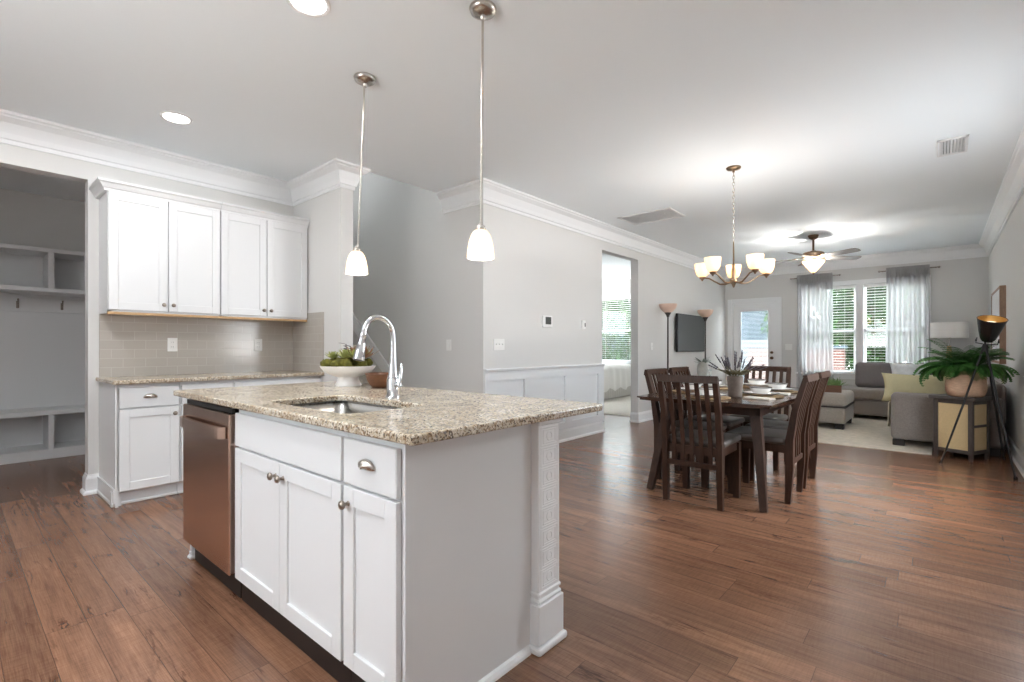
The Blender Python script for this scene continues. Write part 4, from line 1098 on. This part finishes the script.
# ================================================================== living room, left wall
def torchiere(x, y, label):
    t = thing('torchiere_lamp', label, 'floor lamp', (x, y, 0), 0, 'torchiere lamps by the television')
    b = B(); b.lathe([(0, 0), (0.135, 0), (0.138, 0.008), (0.125, 0.022), (0.03, 0.034), (0.014, 0.05), (0, 0.05)], 32); b.build('base', 'pole_dark', t, smooth=True, auto=50)
    b = B(); b.tube([(0, 0, 0.03), (0, 0, 1.64)], 0.0125, 12); b.build('pole', 'pole_dark', t, smooth=True, auto=50)
    b = B(); b.lathe([(0, 1.60), (0.020, 1.61), (0.024, 1.63), (0.050, 1.675), (0.052, 1.69), (0, 1.69)], 24); b.build('socket_cup', 'pole_dark', t, smooth=True, auto=50)
    b = B(); pr = [(0.048, 1.678), (0.080, 1.700), (0.115, 1.74), (0.135, 1.785), (0.140, 1.812)]
    b.lathe(pr + [(r - 0.004, z + 0.001) for r, z in pr[::-1]], 32); b.build('lamp_bowl', 'torch_glass', t, smooth=True, auto=50)
    return t
torchiere(-3.22, 7.43, 'dark torchiere floor lamp left of the television')
torchiere(-3.22, 9.06, 'dark torchiere floor lamp right of the television')
t = thing('television', 'black flat-screen television mounted on the long wall', 'television', (LX, 8.80, 1.385), R(90))
b = B(); b.box(-0.63, 0.63, -0.075, -0.035, -0.33, 0.33, 0.006); b.build('case', 'black_matte', t)
b = B(); b.box(-0.618, 0.618, -0.0765, -0.074, -0.312, 0.318); b.build('screen', 'screen', t)
b = B(); b.box(-0.2, 0.2, -0.035, 0, -0.12, 0.12); b.build('wall_mount', 'black_matte', t)
t = thing('media_console', 'low white media console under the television', 'console', (LX + 0.045, 8.24, 0), R(90))
b = B(); b.box(-0.60, 0.60, -0.40, -0.04, 0.10, 0.585, 0.004); b.build('carcass', 'cabinet', t)
b = B(); b.box(-0.62, 0.62, -0.42, -0.03, 0.585, 0.612, 0.004); b.build('top', 'cabinet', t)
for i in range(3):
    b = B(); shaker_bm(b, -0.595 + 0.398 * i, -0.595 + 0.398 * i + 0.392, 0.11, 0.575, -0.40, 0.018, 0.05); d = b.build('door', 'cabinet', t)
    knob_bm(-0.595 + 0.398 * i + 0.36, 0.40, -0.418).build('knob', 'knob', d, smooth=True, auto=50)
for sx in (-1, 1):
    for y in (-0.38, -0.06):
        b = B(); b.bar([(sx * 0.56, y, 0), (sx * 0.56, y, 0.10)], [(0.03, 0.03), (0.045, 0.045)]); b.build('leg', 'cabinet', t)
t = thing('bud_vase', 'speckled grey vase with dark sprigs standing under the television', 'vase', (-3.08, 8.52, 0.6125))
b = B(); b.lathe([(0, 0.003), (0.050, 0), (0.056, 0.004), (0.080, 0.07), (0.088, 0.14), (0.078, 0.215), (0.052, 0.265), (0.040, 0.275), (0.034, 0.272), (0.044, 0.255), (0.07, 0.20), (0.075, 0.14), (0.05, 0.02), (0, 0.015)], 32); b.build('vessel', 'grey_vase', t, smooth=True, auto=60)
b = B()
for i in range(26):
    a = RNG.uniform(0, 6.28); el = RNG.uniform(0.25, 1.2); leaf(b, Vector((0.02 * cos(a), 0.02 * sin(a), 0.255)), Vector((cos(a) * cos(el), sin(a) * cos(el), sin(el))), RNG.uniform(0.08, 0.15), 0.03)
b.build('sprigs', 'dark_leaf' if False else 'sage', t, smooth=True)
t = thing('glass_jar', 'small clear glass jar right of the grey vase', 'jar', (-3.06, 8.74, 0.6125))
b = B(); pr = [(0, 0.002), (0.05, 0), (0.056, 0.004), (0.058, 0.13), (0.055, 0.135)]; b.lathe(pr + [(max(0, r - 0.004), z + 0.003) for r, z in pr[::-1]], 24); b.build('jar_body', 'clear_glass', t, smooth=True, auto=50)
b = B(); b.lathe([(0, 0.006), (0.051, 0.006), (0.052, 0.075), (0, 0.078)], 24); b.build('candle', 'plate_white', t, smooth=True, auto=50)

# ================================================================== living room, seating
b = B(); b.box(-1.95, -0.065, 6.80, 10.0, 0.0, 0.012, 0.004)
tag(b.build('area_rug', 'rug'), 'cream area rug under the ottoman and sectional sofa', 'rug')
RZ = 0.0122

def pillow_bm(b, w, h, th, mx, n=14, pinch=0.10):
    rows = {}
    for side in (-1, 1):
        for i in range(n + 1):
            for j in range(n + 1):
                u, v = -1 + 2 * i / n, -1 + 2 * j / n
                edge = (1 - abs(u) ** 2.6) * (1 - abs(v) ** 2.6)
                if side == 1 and (i in (0, n) or j in (0, n)): rows[(1, i, j)] = rows[(-1, i, j)]; continue
                px = u * w / 2 * (1 - pinch * (1 - v * v) * abs(u)); pz = v * h / 2 * (1 - pinch * (1 - u * u) * abs(v))
                rows[(side, i, j)] = b.bm.verts.new(mx @ Vector((px, side * th / 2 * max(0, edge) ** 0.5, pz)))
    for side in (-1, 1):
        for i in range(n):
            for j in range(n):
                q = [rows[(side, i, j)], rows[(side, i + 1, j)], rows[(side, i + 1, j + 1)], rows[(side, i, j + 1)]]
                try: b.bm.faces.new(q if side < 0 else q[::-1])
                except ValueError: pass
    return b

t = thing('sectional_sofa', 'grey sectional sofa around the corner under the window', 'sofa', (0, 0, RZ))
def rbox(name, m, x0, x1, y0, y1, z0, z1, r=0.04, par=None):
    b = B(); b.box(x0, x1, y0, y1, z0, z1, r, 4); return b.build(name, m, par or t, smooth=True, auto=70)
rbox('base', 'sofa', -1.42, 0.50, 9.40, 10.30, 0.07, 0.30, 0.03)
rbox('base', 'sofa', -0.42, 0.50, 7.37, 9.40, 0.07, 0.30, 0.03)
rbox('seat_cushion', 'sofa', -1.42, -0.44, 9.37, 10.14, 0.302, 0.465, 0.05)
rbox('seat_cushion', 'sofa', -0.43, 0.28, 8.40, 10.14, 0.302, 0.465, 0.05)
rbox('seat_cushion', 'sofa', -0.44, 0.28, 7.38, 8.39, 0.302, 0.465, 0.05)
rbox('arm', 'sofa', -0.43, 0.50, 7.14, 7.37, 0.07, 0.60, 0.045)
rbox('backrest', 'sofa', -1.0, 0.50, 10.10, 10.33, 0.30, 0.76, 0.05)
rbox('backrest', 'sofa', 0.28, 0.52, 7.20, 10.10, 0.30, 0.74, 0.05)
for (cx, cy, ww, rz) in ((-0.675, 9.98, 0.79, 0), (0.0, 9.97, 0.60, 0), (0.21, 8.9, 0.75, 90), (0.20, 8.0, 0.80, 90)):
    b = B(); mx = Matrix.Translation((cx, cy, 0.665)) @ Matrix.Rotation(R(rz), 4, 'Z') @ Matrix.Rotation(R(-10), 4, 'X')
    b.box(-ww / 2, ww / 2, -0.09, 0.09, -0.21, 0.21, 0.07, 5, mx=mx); b.build('back_cushion', 'sofa_cushion', t, smooth=True)
for (x, y) in ((-1.36, 9.46), (-1.36, 10.22), (-0.36, 7.20), (0.42, 7.20), (0.42, 10.22), (-0.36, 9.46)):
    b = B(); b.box(x - 0.055, x + 0.055, y - 0.04, y + 0.04, 0 if x < 0 else -RZ, 0.072, 0.006); b.build('foot', 'sofa_foot', t)
b = B(); mx = Matrix.Translation((-0.22, 7.62, RZ + 0.635)) @ Matrix.Rotation(R(4), 4, 'Z') @ Matrix.Rotation(R(-16), 4, 'X')
pillow_bm(b, 0.66, 0.36, 0.17, mx); tag(b.build('throw_pillow', 'pillow_yellow', smooth=True), 'pale yellow throw pillow against the near sofa arm', 'pillow')
b = B(); mx = Matrix.Translation((-0.34, 9.64, RZ + 0.69)) @ Matrix.Rotation(R(10), 4, 'Z') @ Matrix.Rotation(R(-20), 4, 'X')
pillow_bm(b, 0.50, 0.42, 0.15, mx); tag(b.build('throw_pillow', 'pillow_white', smooth=True), 'white patterned throw pillow behind the yellow pillow', 'pillow')
# throw blanket over the seat front
b = B(); n = 10; prof = [(-0.20, 0.474), (-0.40, 0.474), (-0.460, 0.470), (-0.478, 0.44), (-0.482, 0.30), (-0.484, 0.16)]
g = [[b.bm.verts.new((x + 0.006 * sin(j * 1.9) * (i > 2), 7.52 + 0.36 * j / n + 0.008 * sin(i * 1.3), z + RZ + 0.004)) for j in range(n + 1)] for i, (x, z) in enumerate(prof)]
for i in range(len(prof) - 1):
    for j in range(n): b.bm.faces.new((g[i][j], g[i + 1][j], g[i + 1][j + 1], g[i][j + 1]))
tag(b.build('throw_blanket', 'throw', smooth=True, mods=[('SOLIDIFY', dict(thickness=0.012, offset=-1.0))]), 'cream throw blanket hanging over the front of the sofa seat', 'blanket')

t = thing('ottoman', 'square taupe ottoman on the rug in front of the sofa', 'ottoman', (-1.37, 8.45, RZ))
rbox('base', 'ottoman', -0.40, 0.40, -0.45, 0.45, 0.075, 0.30, 0.03, t); rbox('cushion', 'ottoman', -0.41, 0.41, -0.46, 0.46, 0.302, 0.485, 0.06, t)
b = B(); b.box(-0.408, 0.408, -0.458, 0.458, 0.293, 0.310, 0.006, 2); b.build('piping', 'piping', t)
for sx in (-1, 1):
    for sy in (-1, 1):
        b = B(); b.box(sx * 0.33 - 0.05, sx * 0.33 + 0.05, sy * 0.38 - 0.05, sy * 0.38 + 0.05, 0, 0.076, 0.006); b.build('foot', 'sofa_foot', t)
t = thing('planter_box', 'small wooden box of green succulents on the ottoman', 'planter', (-1.20, 8.30, RZ + 0.486), R(6))
b = B(); hx, hy, hz, th = 0.15, 0.09, 0.10, 0.012
b.box(-hx, hx, -hy, -hy + th, 0, hz); b.box(-hx, hx, hy - th, hy, 0, hz); b.box(-hx, -hx + th, -hy + th, hy - th, 0, hz); b.box(hx - th, hx, -hy + th, hy - th, 0, hz); b.box(-hx + th, hx - th, -hy + th, hy - th, 0, 0.07)
b.build('box', 'tray_wood', t)
b = B()
for k in range(6):
    c = Vector((-0.11 + 0.044 * k, RNG.uniform(-0.03, 0.03), 0.085))
    for i in range(22):
        a = i * 2.4; el = 0.2 + 1.2 * i / 22; leaf(b, c, Vector((cos(a) * cos(el), sin(a) * cos(el), sin(el))), RNG.uniform(0.08, 0.14), 0.026, curl=-0.1)
b.build('succulents', 'light_green', t, smooth=True)

# side table with cane panels
t = thing('side_table', 'dark square side table with cane panels holding the potted fern', 'side table', (0.165, 6.855, 0), R(-26))
h = 0.145
for sx in (-1, 1):
    for sy in (-1, 1):
        b = B(); b.bar([(sx * h, sy * h, 0), (sx * h, sy * h, 0.10), (sx * h, sy * h, 0.605)], [(0.024, 0.024), (0.036, 0.036), (0.036, 0.036)]); b.build('leg', 'table_grey', t)
b = B(); b.box(-0.195, 0.195, -0.195, 0.195, 0.605, 0.640, 0.008, 2); b.build('tabletop', 'table_grey', t)
b = B()
for s in (-1, 1):
    for z0, z1 in ((0.07, 0.105), (0.565, 0.605)):
        b.box(-h + 0.018, h - 0.018, s * h - 0.011, s * h + 0.011, z0, z1); b.box(s * h - 0.011, s * h + 0.011, -h + 0.018, h - 0.018, z0, z1)
b.box(h - 0.011, h + 0.011, -h + 0.018, h - 0.018, 0.335, 0.36); b.box(-h + 0.01, h - 0.01, -h + 0.01, h - 0.01, 0.085, 0.10)
b.build('rails', 'table_grey', t)
for mx in (0, 90, 180, 270):
    b = B(); b.box(-h + 0.018, h - 0.018, -h - 0.003, -h + 0.003, 0.105, 0.565, mx=Matrix.Rotation(R(mx), 4, 'Z')); b.build('cane_panel', 'cane', t)

t = thing('potted_fern', 'green fern in a tan woven basket on the side table', 'potted plant', (0.195, 6.765, 0.6405))
b = B(); b.lathe([(0, 0.002), (0.115, 0), (0.14, 0.012), (0.157, 0.06), (0.160, 0.12), (0.152, 0.20), (0.144, 0.262), (0.136, 0.262), (0.142, 0.19), (0.148, 0.10), (0.12, 0.02), (0, 0.015)], 36); b.build('basket', 'basket', t, smooth=True, auto=60)
b = B(); b.lathe([(0, 0.235), (0.140, 0.22), (0.135, 0.20), (0, 0.20)], 24); b.build('soil', 'soil', t)
b = B()
for i in range(96):
    a = i * 2.39996 + RNG.uniform(-0.2, 0.2); L = RNG.uniform(0.28, 0.46); el = RNG.uniform(0.55, 1.5); droop = RNG.uniform(0.7, 1.5) if el > 1.05 else RNG.uniform(1.2, 2.5)
    reach = (0.34 / max(0.25, cos(a))) if cos(a) > 0 else 9
    L = min(L, reach)
    if sin(a) < -0.75: L *= 0.72
    p = Vector((0.06 * cos(a), 0.06 * sin(a), 0.240)); n = 16; pts = [p.copy()]
    for k in range(n):
        e2 = el - droop * (k / n) ** 1.2 * 1.15
        p = p + Vector((cos(a) * cos(e2), sin(a) * cos(e2), sin(e2))) * (L / n)
        if Vector((p.x, p.y)).length < 0.175 and p.z < 0.268: p.z = 0.268
        pts.append(p.copy())
    b.tube(pts, [0.0022 - 0.0014 * k / n for k in range(n + 1)], 4)
    sd = Vector((-sin(a), cos(a), 0))
    for k in range(2, n + 1):
        d = (pts[k] - pts[k - 1]).normalized(); lw = 0.064 * sin(pi * min(1, (k + 1.5) / (n + 2))) ** 0.7 + 0.010
        for sg in (-1, 1):
            leaf(b, pts[k], sd * sg + d * 0.45 + Vector((0, 0, -0.18)), lw, 0.028, curl=0.15)
b.build('fronds', 'fern', t, smooth=True)

# tripod floor lamp
t = thing('tripod_lamp', 'black tripod floor lamp with an upturned metal shade by the right wall', 'floor lamp', (0.325, 6.53, 0))
A = Vector((0, 0, 1.14))
for (x, y) in ((-0.32, -0.13), (0.165, 0.50), (0.165, -0.50)):
    b = B(); b.tube([(x, y, 0), (x * 0.5, y * 0.5, 0.57), A + Vector((x * 0.03, y * 0.03, 0))], [0.008, 0.0095, 0.0095], 10); lg = b.build('leg', 'black_matte', t, smooth=True, auto=50)
    b = B(); b.lathe([(0, 0), (0.014, 0), (0.015, 0.02), (0.011, 0.03), (0, 0.03)], 12, c=(x, y, 0)); b.build('foot_cap', 'black_gloss', lg, smooth=True, auto=50)
b = B(); b.lathe([(0, -0.05), (0.022, -0.045), (0.026, 0.0), (0.018, 0.02), (0.008, 0.03), (0.008, 0.06), (0, 0.06)], 18, c=A); b.build('hub', 'black_matte', t, smooth=True, auto=50)
tl = Matrix.Translation(A + Vector((0.012, 0.0, 0.04))) @ Matrix.Rotation(R(22), 4, Vector((0.93, 0.36, 0))) @ Matrix.Scale(0.9, 4)
b = B()
for s in (-1, 1): b.tube([tl @ Vector((0, 0, -0.02)), tl @ Vector((s * 0.085, 0, -0.01)), tl @ Vector((s * 0.085, 0, 0.05))], 0.005, 8)
b.build('yoke', 'black_matte', t, smooth=True)
b = B(); pr = [(0.0, 0.018), (0.045, 0.02), (0.062, 0.045), (0.085, 0.12), (0.108, 0.215), (0.118, 0.265)]
b.lathe(pr, 36, mx=tl); b.lathe([(0.118, 0.265), (0.122, 0.268), (0.118, 0.272), (0.115, 0.268)], 36, mx=tl); sd_ = b.build('lamp_shade', 'black_gloss', t, smooth=True, auto=50)
b = B(); b.lathe([(max(0, r - 0.003), z + 0.004) for r, z in pr], 36, mx=tl); b.build('shade_lining', 'lamp_gold', sd_, smooth=True)
b = B(); b.lathe([(0, 0.03), (0.025, 0.04), (0.030, 0.11), (0.055, 0.20), (0.052, 0.225), (0, 0.235)], 20, mx=tl); b.build('bulb', 'bulb', t, smooth=True)
b = B(); b.box(-0.095, -0.08, -0.012, 0.012, 0.01, 0.03, 0.003, mx=tl); b.box(0.08, 0.095, -0.012, 0.012, 0.01, 0.03, 0.003, mx=tl); b.build('tilt_knob', 'black_matte', t)

# white drum lamp behind the sofa corner
t = thing('drum_lamp', 'white drum-shade lamp on wooden legs behind the sofa corner', 'floor lamp', (0.11, 10.58, 0))
b = B(); pr = [(0.235, 1.285), (0.232, 1.535)]; b.lathe(pr + [(r - 0.003, z) for r, z in pr[::-1]] + [pr[0]], 48); b.build('lamp_shade', 'linen_shade', t, smooth=True, auto=40)
b = B(); b.tube([(0, 0, 1.10), (0, 0, 1.50)], 0.008, 8); b.tube([(0.0, -0.23, 1.50), (0, 0.23, 1.50)], 0.003, 6); b.tube([(-0.23, 0, 1.50), (0.23, 0, 1.50)], 0.003, 6); b.build('stem', 'nickel', t)
for k in range(3):
    a = R(90 + 120 * k); b = B(); b.tube([(0.14 * cos(a), 0.14 * sin(a), 0), (0.012 * cos(a), 0.012 * sin(a), 1.16)], [0.012, 0.016], 10); b.build('leg', 'light_wood', t, smooth=True, auto=50)

# framed picture on right wall
t = thing('framed_picture', 'pale picture in a thick wooden frame on the right wall', 'picture', (RX, 8.72, 1.40), R(-90))
b = B(); W_, H_ = 0.62, 0.46
for s in (-1, 1): b.box(s * W_, s * (W_ - 0.028), -0.055, 0, -H_, H_, 0.002); b.box(-W_ + 0.028, W_ - 0.028, -0.055, 0, s * H_, s * (H_ - 0.028), 0.002)
b.build('frame', 'frame_wood', t)
b = B(); b.box(-W_ + 0.028, W_ - 0.028, -0.048, -0.002, -H_ + 0.028, H_ - 0.028); b.build('canvas', 'canvas', t)

# curtains and rods
def curtain(x0, x1, rod, label, rod_label):
    y = FY - 0.075; zr = 2.465
    t = thing('curtain_rod', rod_label, 'curtain rod', ((rod[0] + rod[1]) / 2, y, zr), group='short curtain rods over the window')
    hw = (rod[1] - rod[0]) / 2
    b = B(); b.tube([(-hw, 0, 0), (hw, 0, 0)], 0.010, 12); b.build('rod', 'nickel', t, smooth=True, auto=50)
    for s in (-1, 1):
        b = B(); r = bmesh.ops.create_icosphere(b.bm, subdivisions=2, radius=0.018, matrix=Matrix.Translation((s * (hw + 0.008), 0, 0))); b.build('finial', 'nickel', t, smooth=True)
    b = B()
    for s in (-1, 1): b.tube([(s * (hw - 0.03), 0, 0), (s * (hw - 0.03), 0.075, 0)], 0.006, 8)
    b.build('bracket', 'nickel', t, smooth=True)
    n, m = 150, 30; b = B(); rows = []
    for i in range(m + 1):
        f = i / m; z = zr + 0.035 - (zr + 0.035 - 0.02) * f; row = []
        amp = 0.016 + 0.020 * min(1, f * 3); fan = 1 + 0.06 * f
        for j in range(n + 1):
            u = j / n; ph = u * 2 * pi * 8.5 + 0.8 * sin(u * 7) + 0.5 * sin(f * 3 + u * 9)
            dy = amp * sin(ph) if f > 0.03 else 0.014 * sin(ph * 2.3)
            if abs(z - zr) < 0.03: dy = -0.016
            xm = (x0 + x1) / 2; row.append(b.bm.verts.new((xm + (x0 + (x1 - x0) * u - xm) * fan, y + dy * 0.9, z)))
        rows.append(row)
    for i in range(m):
        for j in range(n): b.bm.faces.new((rows[i][j], rows[i][j + 1], rows[i + 1][j + 1], rows[i + 1][j]))
    c = tag(b.build('curtain', 'sheer', smooth=True), label, 'curtain', 'sheer grey curtains')
    b = B(); g = []
    for i in range(7):
        z = zr + 0.050 - 0.028 * i
        g.append([b.bm.verts.new((x0 + (x1 - x0) * j / 240, y - 0.046 + 0.012 * sin(j * 0.9 + 0.4 * i) + 0.006 * sin(j * 2.3) - 0.004 * i * sin(j * 0.37), z + 0.008 * sin(j * 0.8) * (i == 6))) for j in range(241)])
    for i in range(6):
        for j in range(240): b.bm.faces.new((g[i][j], g[i][j + 1], g[i + 1][j + 1], g[i + 1][j]))
    b.build('gathered_header', 'sheer_dense', c, smooth=True)
curtain(-2.08, -1.50, (-2.18, -1.40), 'sheer grey curtain left of the window, next to the door', 'short curtain rod over the left half of the window')
curtain(-0.71, -0.13, (-0.80, -0.02), 'sheer grey curtain right of the window, above the sofa', 'short curtain rod over the right half of the window')

# ================================================================== bedroom
t = thing('bed', 'white bed with ruffled skirt seen through the tall opening', 'bed', (-6.3, 9.75, 0.0122))
b = B(); b.box(-0.86, 0.86, -0.82, 0.82, 0.30, 0.62, 0.06, 4); b.build('mattress', 'bedding', t, smooth=True, auto=60)
b = B(); n = 120; rows = []
per = []
for (xa, ya, xb, yb_) in ((-0.9, -0.86, 0.9, -0.86), (0.9, -0.86, 0.9, 0.86), (0.9, 0.86, -0.9, 0.86)):
    for i in range(n): per.append((xa + (xb - xa) * i / n, ya + (yb_ - ya) * i / n))
for z, f in ((0.02, 1.0), (0.34, 0.4)):
    rows.append([b.bm.verts.new((x * (1 + 0.012 * f * sin(i * 0.9)), y * (1 + 0.012 * f * sin(i * 0.9)), z)) for i, (x, y) in enumerate(per)])
for i in range(len(per) - 1): b.bm.faces.new((rows[0][i], rows[0][i + 1], rows[1][i + 1], rows[1][i]))
b.build('bed_skirt', 'bed_skirt', t, smooth=True)
b = B(); rows = []
for k, (sc_, z) in enumerate(((1.035, 0.20), (1.03, 0.40), (1.02, 0.62), (0.97, 0.70), (0.80, 0.745), (0.4, 0.76))):
    rows.append([b.bm.verts.new((x * sc_ * (1 + 0.014 * sin(i * 0.35) * (k < 3)), y * sc_ * (1 + 0.014 * sin(i * 0.35) * (k < 3)), z + (0.035 * sin(i * 0.21) if k == 0 else 0.01 * sin(i * 0.17)))) for i, (x, y) in enumerate(per + [(-0.9, 0.86 - 1.72 * q / n) for q in range(n)])])
L_ = len(rows[0])
for a, c in zip(rows, rows[1:]):
    for i in range(L_): b.bm.faces.new((a[i], a[(i + 1) % L_], c[(i + 1) % L_], c[i]))
b.bm.faces.new(rows[-1]); b.build('comforter', 'bedding', t, smooth=True, auto=70)
for sx in (-1, 1):
    for sy in (-1, 1):
        b = B(); b.tube([(sx * 0.78, sy * 0.74, 0), (sx * 0.78, sy * 0.74, 0.31)], 0.03, 8); b.build('leg', 'sofa_foot', t)

# ================================================================== outside
b = B(); b.box(-16, 9, FY + 0.14, 30, -0.35, -0.25)
struct('ground', b, 'bounce_ground', 'unseen terrace outside the far windows', 'ground_plane')
b = B(); b.box(RX + 0.14, 9, -2, FY - 0.5, -0.3, -0.12)  # added to cut the bright upward light through the right opening
struct('outer_slab', b, 'outer_slab', 'unseen grey patio outside the right-hand opening', 'outer_slab')
def bush(name, label, x, y, w, d, h, n, z0=-0.25, leaf_l=0.16):
    t = thing(name, label, 'shrub', (x, y, z0), group='green trees outside the window')
    b = B()
    for k in range(5): b.tube([(RNG.uniform(-w / 4, w / 4), RNG.uniform(-d / 5, d / 5), 0), (RNG.uniform(-w / 3, w / 3), RNG.uniform(-d / 4, d / 4), h * 0.8)], [0.05, 0.015], 7)
    b.build('stems', 'bark', t)
    b = B()
    for i in range(n):
        while True:
            p = Vector((RNG.uniform(-1, 1), RNG.uniform(-1, 1), RNG.uniform(-1, 1)))
            if 0.45 < p.length < 1.0 + 0.18 * noise.noise(p * 3): break
        q = Vector((p.x * w / 2, p.y * d / 2, h * 0.53 + p.z * h * 0.5)); dr = Vector((RNG.gauss(0, 1), RNG.gauss(0, 1), RNG.gauss(0, 0.7)))
        leaf(b, q, dr, leaf_l * RNG.uniform(0.7, 1.3), leaf_l * 0.55)
    b.build('foliage', 'leaves', t)
bush('shrub', 'leafy green shrub outside the left half of the living room window', -2.6, 18.0, 3.6, 2.2, 4.6, 11000)
bush('shrub', 'leafy green shrub outside the right half of the living room window', -0.7, 15.2, 3.0, 2.2, 4.2, 12000)
bush('shrub', 'leafy green shrub outside the bedroom window', -9.3, 16.6, 3.6, 2.2, 3.5, 6000)
t = thing('garden_wall', 'red brick garden wall low outside the window', 'brick wall', (-2.6, 13.9, -0.25))
b = B(); b.box(-1.2, 0.9, -0.12, 0.12, 0, 1.35); b.build('brickwork', 'brick', t)
b = B(); b.box(-1.25, 0.95, -0.16, 0.16, 1.35, 1.42, 0.01); b.build('coping', 'siding', t)
t = thing('neighbor_house', 'grey neighboring house outside the back door and bedroom window', 'house', (-8.5, 20.5, -0.25))
b = B(); b.box(-4.5, 3.6, 0, 5, 0, 3.2)
for i in range(20): b.box(-4.52, 3.62, -0.02, 0.0, 0.16 * i, 0.16 * i + 0.15)
b.build('walls', 'siding', t)
b = B(); b.prism([(-4.9, -0.5, 3.2), (-4.9, 5.5, 3.2), (-4.9, 2.5, 5.2)], (8.9, 0, 0)); b.build('roof', 'roof', t)
